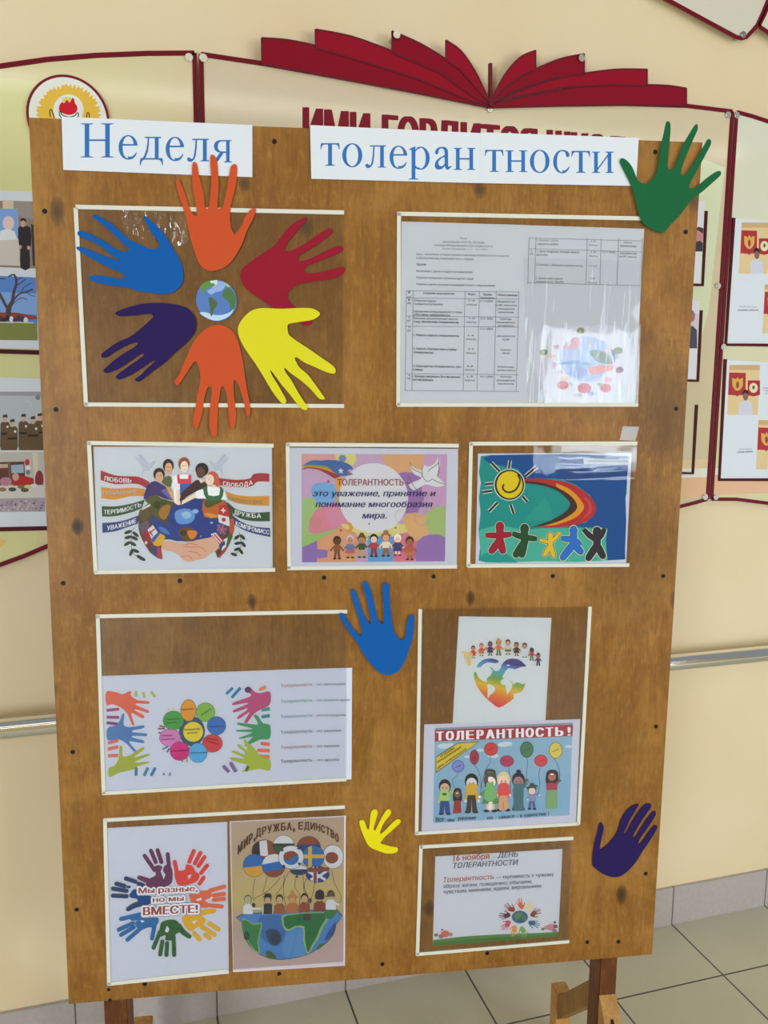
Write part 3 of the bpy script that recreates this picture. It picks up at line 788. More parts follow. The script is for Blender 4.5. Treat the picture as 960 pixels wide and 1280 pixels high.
pocket('clear pocket behind the ring of paper hands and the globe disc', [((95, 260), (108, 507)), ((95, 259), (430, 266)), ((106, 505.5), (430, 507.5))], [(97, 260), (430, 266), (430, 507), (107, 505)], film_soft,
       extra=([(146, 262), (232, 264), (236, 305), (214, 309), (160, 292)], film_wavy))
pocket('clear pocket over the typed plan sheets, upper right of the board', [((498.5, 266), (497.5, 507)), ((496, 267.5), (806, 273.5)), ((496, 506), (797, 506))], [(498, 267), (806, 273), (802, 376), (795, 382), (790, 391), (795, 402), (800, 406), (797, 506), (498, 506)], film_plan,
       extra=([(654, 322), (803, 326), (802, 376), (795, 382), (790, 391), (795, 402), (800, 406), (797, 503), (658, 503)], film_material('clear_film_rippled', 0.0042, (62, 1, 5), 0.6)))
pocket('pocket of the handshake globe drawing, left of the middle row', [((111.5, 552), (120, 716)), ((109.5, 553.5), (342, 557)), ((118, 715), (344, 712))], [(112, 553), (343, 557), (344, 712), (119, 715)])
pocket('pocket of the pastel definition print, centre of the middle row', [((359.5, 554), (361.5, 711)), ((358, 555.5), (573, 557)), ((359, 710), (571, 708))], [(360, 556), (573, 558), (571, 708), (361, 710)])
pocket('pocket of the painted sun picture, right of the middle row', [((588.5, 553), (585, 708)), ((587, 554.5), (796, 554)), ((584, 707), (786, 706))], [(588, 555), (796, 554), (794, 600), (787, 706), (585, 707)], film_plan,
       extra=([(703, 556), (795.5, 555), (793, 600), (700, 600), (692, 590)], film_sun))
pocket('half empty pocket above the balloon circle sheet, left side', [((122.5, 768), (130, 992)), ((120, 770), (434, 764)), ((128, 991), (433, 973.5))], [(123, 770), (434, 764), (433, 973), (130, 990)], film_soft)
pocket('tall pocket with the rainbow heart sheet and the balloon children drawing', [((525, 761), (520.5, 1042)), ((519, 1041), (723, 1029)), ((737, 758), (722.5, 1030))], [(526, 761), (738, 758), (723, 1029), (521, 1041)], film_flat)
pocket('wide pocket of the two portrait drawings at the lower left', [((131.5, 1023), (136.5, 1230)), ((130, 1024.5), (431, 1008)), ((135, 1229), (284, 1212.5))], [(132, 1024), (431, 1008), (431, 1207), (285, 1213), (136, 1229)])
pocket('low pocket of the 16 November sheet at the bottom of the board', [((526, 1056), (521.5, 1193)), ((525, 1058), (716, 1047)), ((520, 1192), (711, 1176))], [(526, 1057), (716, 1047), (711, 1176), (521, 1192)], film_soft)

# ================================================================== CUT PAPER HANDS
HANDS = [
 ('orange paper hand pointing up, fingertips over the first title strip', (200, 180, 6.857), (207, 84, 42), [(150,308),(165,315),(195,370),(215,440),(250,545),(290,610),(312,618),(318,590),(300,480),(283,380),(275,240),(280,170),(295,155),(318,175),(333,260),(350,330),(375,440),(385,540),(405,556),(425,520),(435,400),(440,290),(432,190),(432,110),(445,93),(475,110),(492,170),(500,290),(500,420),(492,540),(512,552),(535,540),(550,490),(575,380),(600,230),(612,190),(640,172),(660,195),(660,260),(645,380),(620,470),(605,540),(600,640),(610,720),(640,775),(655,760),(700,700),(725,630),(770,570),(810,548),(822,570),(800,640),(750,730),(715,830),(670,920),(610,1010),(540,1065),(450,1090),(390,1075),(340,1030),(300,930),(265,810),(235,690),(205,570),(170,460),(145,370),(138,325)]),
 ('blue paper hand pointing left above the purple one, in the ring', (90, 255, 6.4), (0, 92, 170), [(570,110),(575,100),(600,105),(650,150),(700,200),(750,260),(810,360),(860,440),(890,540),(885,620),(860,665),(800,710),(720,720),(640,712),(540,700),(440,668),(340,655),(240,640),(160,615),(135,595),(150,575),(200,572),(280,580),(380,598),(415,590),(420,575),(400,555),(320,520),(220,470),(120,415),(60,375),(35,350),(60,342),(120,360),(220,400),(300,430),(390,458),(350,430),(280,380),(200,320),(120,285),(60,258),(45,235),(60,218),(110,225),(190,262),(280,310),(370,370),(420,382),(455,370),(450,350),(400,310),(330,240),(250,170),(190,125),(165,100),(180,85),(220,100),(320,160),(400,230),(470,290),(560,330),(620,358),(680,355),(700,335),(690,300),(640,235),(600,165),(580,125)]),
 ('dark purple paper hand pointing lower left, in the ring around the globe', (120, 370, 6.857), (42, 26, 84), [(165,145),(200,125),(300,90),(420,65),(540,60),(660,70),(760,95),(820,140),(855,200),(860,260),(840,320),(790,385),(720,450),(650,510),(590,570),(520,620),(430,690),(380,730),(345,730),(338,710),(380,680),(440,620),(510,555),(480,560),(420,600),(330,660),(260,695),(200,715),(172,695),(190,670),(270,610),(370,540),(415,500),(380,500),(300,555),(200,620),(120,655),(80,658),(65,635),(90,610),(170,540),(260,480),(340,430),(360,400),(330,400),(250,430),(160,480),(100,520),(55,528),(48,500),(80,470),(180,400),(300,345),(360,300),(430,240),(490,180),(470,155),(430,155),(330,168),(220,172),(180,165)]),
 ('orange paper hand pointing down, straight below the globe disc', (210, 400, 8.0), (207, 84, 42), [(520,50),(600,75),(660,130),(700,210),(725,300),(750,420),(765,540),(785,650),(800,750),(820,840),(822,930),(800,970),(780,930),(760,830),(730,720),(700,640),(668,600),(655,640),(660,740),(672,850),(680,960),(665,1070),(645,1095),(625,1070),(610,990),(600,860),(585,740),(560,670),(535,670),(520,730),(505,850),(495,980),(495,1100),(480,1155),(450,1160),(425,1120),(415,1020),(420,880),(435,740),(440,680),(415,665),(390,690),(360,800),(345,920),(310,1050),(285,1090),(255,1050),(250,990),(275,880),(290,770),(310,680),(325,600),(315,500),(290,430),(270,415),(245,440),(180,540),(110,645),(75,640),(70,600),(110,550),(160,430),(220,290),(290,170),(370,95),(440,60)]),
 ('crimson paper hand pointing up right, partly under the yellow one', (290, 260, 6.4), (152, 24, 44), [(590,80),(600,95),(560,140),(500,210),(450,270),(425,320),(440,345),(480,340),(560,300),(650,240),(730,185),(780,162),(805,180),(795,205),(740,250),(640,320),(550,370),(525,400),(540,425),(600,415),(700,370),(790,325),(860,303),(888,315),(880,345),(800,385),(700,425),(600,465),(575,500),(600,520),(700,515),(800,490),(880,472),(903,490),(890,525),(820,560),(720,580),(600,595),(510,622),(460,665),(445,710),(470,760),(520,800),(600,860),(640,915),(600,945),(560,930),(480,880),(400,830),(310,785),(200,710),(110,640),(70,570),(68,520),(90,480),(160,420),(250,360),(340,300),(400,220),(460,150),(540,95)]),
 ('large yellow paper hand pointing lower right, in the ring', (290, 375, 6.857), (226, 217, 36), [(250,70),(330,72),(450,75),(580,68),(680,72),(735,95),(755,120),(735,145),(690,170),(600,185),(530,197),(480,210),(478,260),(490,300),(560,355),(660,420),(760,490),(840,545),(880,580),(888,610),(870,632),(800,615),(700,570),(620,535),(570,500),(540,492),(545,520),(580,580),(650,640),(710,720),(760,790),(795,840),(780,852),(740,840),(680,770),(590,690),(500,625),(450,580),(460,620),(510,690),(560,780),(610,860),(645,910),(640,940),(600,935),(550,880),(480,790),(420,720),(370,650),(328,600),(345,650),(390,720),(435,800),(465,855),(460,882),(430,885),(390,845),(330,760),(260,640),(190,530),(120,430),(70,340),(50,260),(65,200),(110,140),(170,90)]),
 ('green paper hand sticking out past the upper right board corner', (760, 140, 6.4), (24, 100, 58), [(110,370),(150,390),(190,440),(215,500),(240,550),(270,570),(310,570),(360,530),(390,470),(400,400),(415,300),(440,190),(460,95),(475,75),(495,90),(498,150),(490,250),(480,350),(475,440),(495,462),(520,455),(550,390),(590,280),(640,190),(690,110),(712,100),(715,140),(680,220),(640,310),(600,410),(582,490),(605,510),(640,470),(700,380),(760,280),(795,220),(818,225),(820,260),(780,340),(720,450),(670,540),(645,605),(690,610),(740,570),(800,520),(870,475),(900,480),(895,510),(830,570),(750,640),(680,690),(630,750),(570,830),(510,890),(450,955),(420,965),(370,950),(310,915),(270,880),(240,800),(210,680),(180,580),(130,480),(97,410),(95,385)]),
 ('blue paper hand pointing up in the middle of the board, alone', (415, 720, 8.348), (0, 92, 170), [(75,390),(120,390),(160,455),(220,545),(270,600),(295,622),(315,590),(300,520),(270,420),(230,300),(200,200),(195,150),(215,138),(250,165),(280,260),(320,370),(360,450),(395,500),(405,460),(385,360),(360,240),(330,140),(318,80),(340,52),(370,75),(405,150),(430,250),(455,350),(470,440),(500,475),(530,495),(538,440),(535,330),(528,200),(528,100),(550,68),(585,80),(598,150),(605,300),(620,430),(640,550),(670,620),(720,662),(755,645),(770,590),(780,480),(810,415),(835,395),(857,420),(855,520),(840,640),(810,740),(770,860),(710,970),(640,1020),(560,1032),(490,1000),(400,910),(320,800),(260,690),(190,600),(130,510),(80,430)]),
 ('small yellow paper hand beside the drawing of flag balloons', (440, 1000, 13.714), (238, 222, 22), [(125,375),(150,340),(200,345),(230,400),(260,490),(285,495),(300,430),(310,300),(330,200),(370,160),(415,160),(440,210),(420,290),(390,400),(370,490),(395,520),(430,450),(490,330),(560,210),(610,155),(650,165),(668,215),(620,290),(550,380),(500,480),(480,570),(530,550),(620,460),(710,370),(770,325),(825,335),(830,380),(770,440),(670,530),(570,620),(510,690),(490,740),(540,755),(640,785),(770,810),(785,845),(765,885),(680,912),(560,905),(450,865),(340,820),(270,760),(210,640),(150,490)]),
 ('dark purple paper hand near the lower right board corner, alone', (730, 995, 9.6), (42, 28, 86), [(205,318),(230,350),(232,400),(210,500),(190,600),(195,635),(230,620),(300,560),(370,470),(410,380),(450,260),(510,170),(590,110),(640,95),(650,110),(610,180),(550,280),(510,370),(475,440),(500,440),(545,360),(610,250),(680,150),(740,95),(790,92),(805,120),(770,180),(700,280),(630,390),(585,490),(620,480),(680,380),(760,260),(820,190),(850,180),(860,215),(820,290),(740,410),(670,510),(645,575),(680,560),(760,450),(830,360),(865,350),(878,375),(840,450),(770,560),(700,660),(620,790),(520,900),(440,955),(380,970),(300,960),(200,915),(120,850),(98,810),(105,680),(130,540),(160,430),(180,340)]),
]
HAND_SHAPE = None
for k, (lab, cr, col, pts) in enumerate(HANDS):
    on_pocket = k < 6
    d = 0.0046 if k == 5 else (0.0031 if on_pocket else 0.0012)
    if k == 0: d = 0.0040
    if k in (6, 7): d = 0.0045 if k == 6 else 0.003
    q = catmull(pts, 3)
    if k == 7: HAND_SHAPE = [((x-560)/900, (y-1030)/900) for x, y in pts]
    w2 = [BP(cr[0]+x/cr[2], cr[1]+y/cr[2], d) for x, y in q]
    cu = sum(p[0] for p in w2)/len(w2); cw = sum(p[1] for p in w2)/len(w2)
    mb = MB(); mb.prism([(u-cu, w_-cw) for u, w_ in w2], -0.0012, 0, mat(col, 0.65, 0.15, k=0.95))
    o = mb.build('paper_hand', None, bworld(cu, cw, d), YB)
    tag(o, lab, 'paper hand', 'cut paper hands on the board')
# globe disc
def gfn(px, py): return BP(px, py, 0.0028)
cu, cw = gfn(270.8, 375.8); gr_ = gfn(296.2, 375.8)[0]-cu; gz = gfn(270.8, 350)[1]-cw
mb = MB(); mb.prism(circ(gr_, gz, 56), -0.0012, 0, mat((74, 112, 176), 0.35, 0.4))
gd = mb.build('globe_disc', None, bworld(cu, cw, 0.0028), YB); tag(gd, 'round paper globe disc at the centre of the ring of hands', 'paper globe')
a = Art(gfn, (cu, cw), 0.00121).crop(235, 340, 13.714)
a.poly([(200, 700), (300, 690), (420, 730), (560, 740), (700, 700), (780, 640), (740, 720), (660, 785), (560, 825), (480, 835), (380, 815), (280, 765)], (176, 202, 226), 3)
a.poly([(330, 330), (400, 280), (480, 190), (520, 165), (600, 165), (640, 210), (620, 280), (560, 330), (470, 350), (400, 390)], (140, 162, 208), 3)
a.poly([(205, 260), (260, 200), (330, 160), (400, 145), (470, 150), (480, 200), (440, 240), (400, 250), (350, 280), (300, 310), (285, 350), (290, 385), (320, 420), (300, 410), (260, 370), (245, 320)], (88, 134, 64), 2)
a.poly([(380, 155), (430, 150), (500, 140), (505, 175), (480, 230), (440, 190), (400, 195)], (196, 214, 188), 2)
a.poly([(350, 450), (390, 435), (440, 460), (500, 520), (495, 580), (450, 640), (430, 700), (410, 760), (385, 730), (380, 620), (365, 530)], (74, 96, 56), 2)
a.poly([(590, 390), (610, 340), (640, 290), (690, 270), (740, 300), (790, 370), (825, 450), (820, 560), (780, 620), (740, 660), (720, 700), (725, 620), (715, 530), (640, 470), (600, 440)], (72, 110, 66), 2)
a.poly([(620, 200), (650, 190), (700, 220), (730, 260), (690, 260), (650, 235)], (150, 180, 120), 2)
a.build('map_print', gd)
# clear tape above the sun picture
pts = [BP(*p) for p in ((778.5, 533), (799, 533.5), (794, 551), (774.5, 550))]
cu = sum(p[0] for p in pts)/4; cw = sum(p[1] for p in pts)/4
tape_m = bpy.data.materials.new('clear_tape'); tape_m.use_nodes = True
b_ = tape_m.node_tree.nodes['Principled BSDF']; b_.inputs['Base Color'].default_value = (.72, .69, .66, 1); b_.inputs['Alpha'].default_value = 0.42; b_.inputs['Roughness'].default_value = 0.2
mb = MB(); mb.prism([(p[0]-cu, p[1]-cw) for p in pts], -0.0002, 0, tape_m)
tag(mb.build('tape', None, bworld(cu, cw, 0.0002), YB), 'short piece of clear tape above the painted sun pocket', 'tape')

# ================================================================== TITLE STRIPS (blue serif capitals and small letters)
def sect(cx, cy, rx, ry, a0, a1, w0, w1, n=22):
    """arc of changing thickness: returns polygon"""
    out = []; inn = []
    for i in range(n+1):
        t = math.radians(a0+(a1-a0)*i/n)
        # thick on the sides, thin at top and bottom
        k = abs(math.cos(t)); w_ = w0+(w1-w0)*k
        out.append((cx+rx*math.cos(t), cy+ry*math.sin(t)))
        inn.append((cx+(rx-w_)*math.cos(t), cy+(ry-w_*0.55-6)*math.sin(t)))
    return out+inn[::-1]
def rc4(x0, y0, x1, y1): return [(x0, y0), (x1, y0), (x1, y1), (x0, y1)]
def ser(x0, x1, y, up, t=17):      # a bracketed serif, growing up or down from y
    s_ = 1 if up else -1; m = (x0+x1)/2; q = (x1-x0)
    return [(x0, y), (x1, y), (x1, y+s_*t*.8), (m+q*.24, y+s_*t*1.5), (m-q*.24, y+s_*t*1.5), (x0, y+s_*t*.8)]
def vs(x, w, y0, y1, e=52): return [rc4(x, y0, x+w, y1), ser(x-e, x+w+e, y0, True), ser(x-e, x+w+e, y1, False)]
GL = {}
GL['т'] = (420, [rc4(168, 0, 252, 450), ser(105, 315, 0, True), [(14, 450), (406, 450), (416, 330), (398, 330), (388, 372), (362, 412), (330, 422), (90, 422), (58, 412), (32, 372), (22, 330), (4, 330)]])
GL['о'] = (450, [sect(225, 225, 222, 238, -90, 90, 26, 92), sect(225, 225, 222, 238, 90, 270, 26, 92)])
GL['н'] = (500, vs(58, 82, 0, 450)+vs(360, 82, 0, 450)+[rc4(140, 212, 360, 244)])
GL['и'] = (500, vs(58, 82, 0, 450)+vs(360, 82, 0, 450)+[[(140, 62), (140, 108), (360, 390), (360, 344)]])
GL['л'] = (480, [rc4(345, 0, 428, 450), ser(293, 480, 0, True), ser(360, 478, 450, False), rc4(120, 423, 440, 450),
    [(192, 440), (224, 440), (214, 250), (196, 110), (160, 30), (110, -6), (60, -10), (22, 14), (14, 46), (30, 74), (60, 80), (92, 60), (112, 44), (134, 60), (160, 130), (180, 270)]])
GL['д'] = (500, [rc4(322, 26, 404, 450), rc4(110, 423, 455, 450), rc4(20, 0, 480, 30), [(4, -110), (22, -110), (40, -50), (70, -12), (110, 0), (110, 30), (30, 30), (10, 0)], [(496, -110), (478, -110), (460, -50), (430, -12), (390, 0), (390, 30), (470, 30), (490, 0)],
    [(172, 440), (204, 440), (198, 300), (176, 160), (140, 60), (118, 24), (60, 24), (100, 80), (140, 190), (164, 320)]])
GL['е'] = (400, [sect(208, 225, 198, 238, 16, 180, 28, 84), sect(208, 225, 198, 238, 180, 272, 28, 84), [(52, 258), (398, 258), (398, 290), (52, 290)],
    [(208, -13), (290, -2), (350, 44), (388, 118), (372, 128), (330, 78), (280, 48), (230, 44), (196, 52)]])
GL['с'] = (400, [sect(215, 225, 205, 238, 100, 270, 26, 86), [(215, -13), (290, 0), (352, 50), (396, 128), (382, 136), (336, 84), (280, 50), (215, 42)],
    [(180, 459), (260, 462), (330, 440), (376, 396), (384, 350), (362, 318), (326, 318), (302, 346), (296, 390), (270, 424), (222, 438), (180, 434)]])
GL['р'] = (480, [rc4(70, -200, 152, 440), ser(0, 222, -215, True), [(0, 400), (60, 424), (140, 462), (152, 462), (152, 380), (70, 380), (40, 392)],
    sect(258, 222, 206, 238, -90, 90, 26, 88), [(258, 460), (200, 444), (152, 392), (152, 352), (196, 400), (258, 424)], [(258, -14), (196, -6), (152, 20), (152, 76), (196, 34), (258, 22)]])
GL['а'] = (430, [rc4(268, 60, 348, 330), [(268, 320), (348, 320), (344, 390), (310, 440), (240, 462), (150, 456), (80, 420), (44, 366), (46, 322), (76, 300), (112, 316), (122, 352), (132, 400), (170, 428), (220, 426), (256, 396)],
    [(268, 292), (268, 256), (190, 222), (138, 180), (120, 130), (132, 84), (170, 60), (214, 66), (268, 108), (268, 66), (210, 10), (140, -10), (72, 4), (36, 54), (38, 116), (76, 182), (150, 236)],
    [(268, 100), (280, 26), (316, -8), (366, -4), (426, 50), (426, 76), (388, 54), (360, 52), (348, 80), (348, 110)]])
GL['я'] = (470, vs(340, 82, 0, 450)[:2]+[ser(360, 470, 450, False), rc4(200, 424, 430, 450), rc4(230, 192, 345, 220),
    [(240, 450), (170, 446), (92, 418), (54, 366), (50, 308), (76, 250), (132, 208), (240, 192), (240, 220), (184, 232), (148, 270), (140, 326), (156, 384), (196, 416), (240, 424)],
    [(200, 206), (290, 206), (170, 50), (120, 8), (30, 0), (0, 0), (0, 18), (36, 24), (76, 56)]])
GL['Н'] = (720, vs(100, 96, 0, 662, 82)+vs(524, 96, 0, 662, 82)+[rc4(196, 318, 524, 352)])
BLUE = (44, 104, 168)
def glyph(a, ch, x0, x1, base, top, hgt=450):
    W, polys = GL[ch]
    for p in polys:
        a.poly([(x0+(x1-x0)*x/W, base-(base-top)*y/hgt) for x, y in p], BLUE)
o, art = sheet('title_strip', 'white strip with the blue word Неделя at the upper left', 'paper strip', [(77.5, 146.5), (315.5, 157), (315.5, 222), (79.5, 213)], d=0.0024, color=(209, 213, 245), group='title strips along the top of the board')
a = art().crop(70, 140, 3.692)
for q in (('Н', 112, 272, 212, 55), ('е', 288, 378, 219, 112), ('д', 387, 496, 222, 117), ('е', 505, 592, 226, 120), ('л', 603, 708, 230, 126), ('я', 720, 811, 235, 132)): glyph(a, q[0], q[1], q[2], q[3], q[4], 662 if q[0] == 'Н' else 450)
a.build('lettering', o)
o, art = sheet('title_strip', 'white strip with the blue letters толеран, middle of the top', 'paper strip', [(387.5, 157), (601, 167), (601, 229.5), (389, 224)], d=0.0024, color=(209, 213, 245), group='title strips along the top of the board')
a = art().crop(380, 150, 4.364)
for q in (('т', 88, 195, 252, 129), ('о', 207, 318, 257, 133), ('л', 330, 447, 262, 141), ('е', 463, 562, 266, 146), ('р', 568, 688, 270, 150), ('а', 703, 803, 271, 152), ('н', 813, 934, 275, 155)): glyph(a, *q)
a.build('lettering', o)
o, art = sheet('title_strip', 'white strip with the blue letters тности, beside the green hand', 'paper strip', [(600, 166), (797.5, 173), (794, 233), (599, 229.5)], d=0.0028, color=(209, 213, 245), group='title strips along the top of the board')
a = art().crop(590, 160, 4.364)
for q in (('т', 66, 170, 242, 122), ('н', 178, 300, 243, 125), ('о', 312, 420, 245, 125), ('с', 437, 532, 247, 126), ('т', 537, 642, 247, 128), ('и', 648, 770, 248, 132)): glyph(a, *q)
a.build('lettering', o)

# ================================================================== PRINTED SHEETS
BK = (40, 38, 44)
def spans(st):
    """start and end of each letter along a line, wide letters wider"""
    ws = [{'Ж': 1.35, 'Ю': 1.4, 'М': 1.2, 'Д': 1.1, 'Ш': 1.35, ',': .5, 'С': .95, 'Р': .9}.get(c, 1.0) for c in st]
    t = sum(ws); out = []; q = 0
    for w in ws: out.append((q/t, (q+w*.84)/t)); q += w
    return out
def hand(a, cx, cy, size, ang, c, flip=1, sx=1.0):
    """a printed palm with five fingers, its heel at (cx, cy), fingers towards ang (degrees, 90 = up)"""
    t = math.radians(90-ang); out = []
    for x, y in HAND_SHAPE:
        x, y = x*flip*sx*size, y*size
        out.append((cx+x*math.cos(t)-y*math.sin(t), cy+x*math.sin(t)+y*math.cos(t)))
    a.poly(catmull(out, 2), c)
def kid(a, x, y, h, skin, hair, top, bottom, hat=None, arms=None, w=1.0, dress=False, shoe=(50, 36, 32)):
    """a small drawn child standing at (x, y), h tall"""
    s = h
    lw = .1*s*w
    if dress:
        for q in (-1, 1): a.stroke([(x+q*.07*s, y-.3*s), (x+q*.07*s, y-.03*s)], .075*s, skin)
        a.poly([(x-.11*s*w, y-.6*s), (x+.11*s*w, y-.6*s), (x+.22*s*w, y-.2*s), (x-.22*s*w, y-.2*s)], bottom)
    else:
        for q in (-1, 1): a.stroke([(x+q*.05*s, y-.36*s), (x+q*.1*s, y-.03*s)], lw, bottom)
    for q in (-1, 1): a.ell(x+q*.1*s, y-.02*s, .075*s, .035*s, shoe, n=10)
    ar = arms or [(-.27, -.38), (.27, -.38)]
    for q, (ax, ay) in zip((-1, 1), ar):
        a.stroke([(x+q*.1*s*w, y-.57*s), (x+ax*s*w, y+ay*s)], .07*s, top); a.ell(x+ax*s*w, y+ay*s, .04*s, .04*s, skin, n=8)
    a.poly([(x-.13*s*w, y-.6*s), (x+.13*s*w, y-.6*s), (x+.14*s*w, y-.34*s), (x-.14*s*w, y-.34*s)], top)
    a.ell(x, y-.8*s, .17*s, .2*s, hair, n=18); a.ell(x, y-.75*s, .135*s, .14*s, skin, n=18)
    a.ell(x-.05*s, y-.75*s, .016*s, .024*s, BK, n=6); a.ell(x+.05*s, y-.75*s, .016*s, .024*s, BK, n=6)
    a.stroke([(x-.04*s, y-.68*s), (x, y-.665*s), (x+.04*s, y-.68*s)], .014*s, (150, 60, 50))
    if hat:
        a.poly([(x-.26*s, y-.86*s), (x-.13*s, y-.9*s), (x-.07*s, y-1.06*s), (x+.07*s, y-1.06*s), (x+.13*s, y-.9*s), (x+.26*s, y-.86*s)], hat)

# ---- the typed plan, two sheets and a round drawing in one pocket
INK = (92, 92, 98)
o, art = sheet('typed_sheet', 'typed plan sheet with heading and long table, left half of its pocket', 'paper sheet', [(62, 62), (868, 85), (846, 1250), (48, 1247)], (490, 265, 5.224), d=0.0005, color=(197, 200, 205), group='typed plan sheets')
a = art()
for st, p0, p1, h, bo in (('План', (445, 178), (488, 180), 14, .01), ('мероприятий в КОУ РБ «ЭСОШИ»', (330, 200), (605, 208), 14, .01), ('в рамках Международного Дня толерантности', (278, 222), (655, 231), 14, .01), ('Сроки проведения: 11.11 – 15.11.2024 г.', (330, 245), (630, 251), 12, 0),
    ('Цель – воспитание у подрастающего поколения потребности и готовности', (158, 281), (762, 294), 14, .01), ('к конструктивному взаимодействию с людьми.', (158, 306), (535, 315), 14, .01), ('Задачи:', (158, 348), (224, 350), 15, .03),
    ('Воспитание у детей и подростков миролюбия', (158, 392), (525, 400), 14, .01), ('Развитие понимания и уважения других людей', (158, 435), (532, 443), 14, .01), ('Развитие умения позитивно взаимодействовать с окружающими', (158, 478), (672, 488), 14, .01),
    ('Название мероприятия', (205, 536), (405, 541), 14, .03), ('№', (104, 532), (120, 532), 14, .03), ('п/п', (98, 562), (124, 562), 12, .03), ('Класс', (496, 543), (545, 544), 14, .03), ('Сроки', (594, 545), (650, 547), 14, .03), ('проведения', (576, 566), (668, 569), 13, .03), ('Ответственные', (690, 548), (818, 551), 14, .03),
    ('Открытие недели', (146, 584), (286, 588), 13, .01), ('толерантности.Линейка', (142, 606), (330, 610), 13, .01), ('Оформление информационного стенда', (142, 655), (456, 661), 13, .01), ('«Что такое толерантность»', (140, 676), (378, 682), 14, .03), ('Классные, воспитательные часы на', (140, 700), (428, 706), 13, .01), ('тему: «Воспитание толерантности»', (140, 722), (436, 728), 14, .03),
    ('1. Плакаты «Цветок толерантности»', (140, 810), (438, 816), 14, .025), ('2. Занятие «Путешествие в страну', (138, 898), (420, 905), 14, .025), ('толерантности»', (138, 922), (270, 926), 14, .03), ('3. Классный час «Толерантность: путь', (138, 1012), (450, 1018), 14, .025), ('к миру»', (138, 1034), (202, 1036), 13, .03), ('1. Конкурс рисунков « Все мы разные,', (134, 1078), (446, 1084), 14, .025), ('все мы равные»', (134, 1100), (268, 1104), 14, .03)):
    a.text(st, p0, p1, h, INK, bo)
for x, y, st in ((520, 584, '1-9'), (520, 610, 'классы'), (520, 700, '1-9'), (516, 725, 'классы'), (514, 812, '1-4'), (514, 836, 'классы'), (514, 900, '3-5'), (514, 926, 'классы'), (508, 1012, '6-8'), (508, 1036, 'классы'), (508, 1080, '1-9'), (506, 1104, 'классы')):
    w_ = 6*len(st)+8; a.text(st, (x-w_/1.4, y), (x+w_/1.4, y+1), 12, INK, .01)
for y, st in ((588, '11.11.2024'), (702, '12.11.2024'), (768, '13.11.2024'), (1080, '14.11.2024')): a.text(st, (575, y), (656, y+2), 13, INK, .01)
for y, st in ((590, 'зам.директора'), (614, 'по ВР, классные'), (638, 'руководители'), (660, 'воспитатели'), (704, 'классные'), (726, 'руководители,'), (748, 'воспитатели'), (815, 'зам.директора'), (838, 'по ВР'), (905, 'психолог'), (926, 'школы'), (1016, 'библиотекарь'), (1038, 'школы, классы'), (1080, 'классные'), (1104, 'руководители,'), (1126, 'воспитатели')):
    w_ = 4.6*len(st); a.text(st, (742-w_, y), (742+w_, y+2), 12, INK, .01)
for y, st in ((580, '1'), (602, 'ПН'), (694, '2'), (716, 'ВТ'), (758, '3'), (782, 'СР'), (1072, '4'), (1094, 'ЧТ')): a.text(st, (110-5*len(st), y), (110+5*len(st), y), 12, INK, .03)
a.build('lettering', o)
a = art(); TL = (128, 128, 136)
for y0, y1 in ((515, 524), (562, 570), (680, 688), (746, 752), (1056, 1062), (1166, 1172)): a.stroke([(88, y0), (826, y1)], 3, TL)
for x0, x1 in ((92, 84), (136, 128), (474, 462), (568, 552), (678, 662), (826, 808)): a.stroke([(x0, 516), (x1, 1168)], 3, TL)
a.build('table_lines', o)
o, art = sheet('typed_sheet', 'typed plan sheet with short table, under the round drawing', 'paper sheet', [(84, 86), (862, 110), (800, 1250), (20, 1245)], (640, 265, 5.222), d=0.0004, color=(197, 200, 205), group='typed plan sheets')
a = art()
for st, p0, p1, h, bo in (('2. Конкурс стихов', (162, 190), (300, 192), 13, .01), ('«Дорогою добра»', (164, 214), (304, 217), 13, .02), ('1. День поздравок «Поверь нашего', (164, 262), (438, 270), 14, .025), ('другому»', (158, 284), (234, 286), 13, .02), ('2. Конкурс « Звёздная толерантность»', (158, 350), (462, 358), 13, .015), ('3. Завершение недели', (154, 438), (328, 442), 13, .015), ('толерантности. Линейка', (154, 460), (338, 463), 13, .01),
    ('1-9', (516, 197), (545, 198), 12, .01), ('классы', (502, 221), (556, 223), 12, .01), ('1-9', (516, 268), (545, 269), 12, .01), ('классы', (502, 292), (556, 294), 12, .01), ('1-11 кл.', (500, 357), (552, 359), 12, .01), ('1-9', (514, 440), (540, 441), 12, .01), ('классы', (494, 466), (550, 468), 12, .01), ('15.11.2024', (590, 268), (672, 270), 12, .01), ('психолог', (730, 204), (784, 206), 11, .01), ('библиотекарь', (704, 227), (812, 230), 12, .02), ('зам.директора', (702, 274), (812, 278), 12, .01), ('по ВР, классы', (700, 296), (810, 300), 12, .01), ('5', (122, 258), (130, 258), 11, .03), ('ПТ', (116, 280), (138, 280), 11, .03)):
    a.text(st, p0, p1, h, INK, bo)
a.build('lettering', o)
a = art()
for y0, y1 in ((170, 190), (240, 262), (462, 482)): a.stroke([(106, y0), (846, y1)], 3, TL)
for x0, x1 in ((110, 102), (155, 146), (490, 480), (580, 572), (694, 684), (850, 842)): a.stroke([(x0, 172), (x1, 472)], 3, TL)
a.build('table_lines', o)
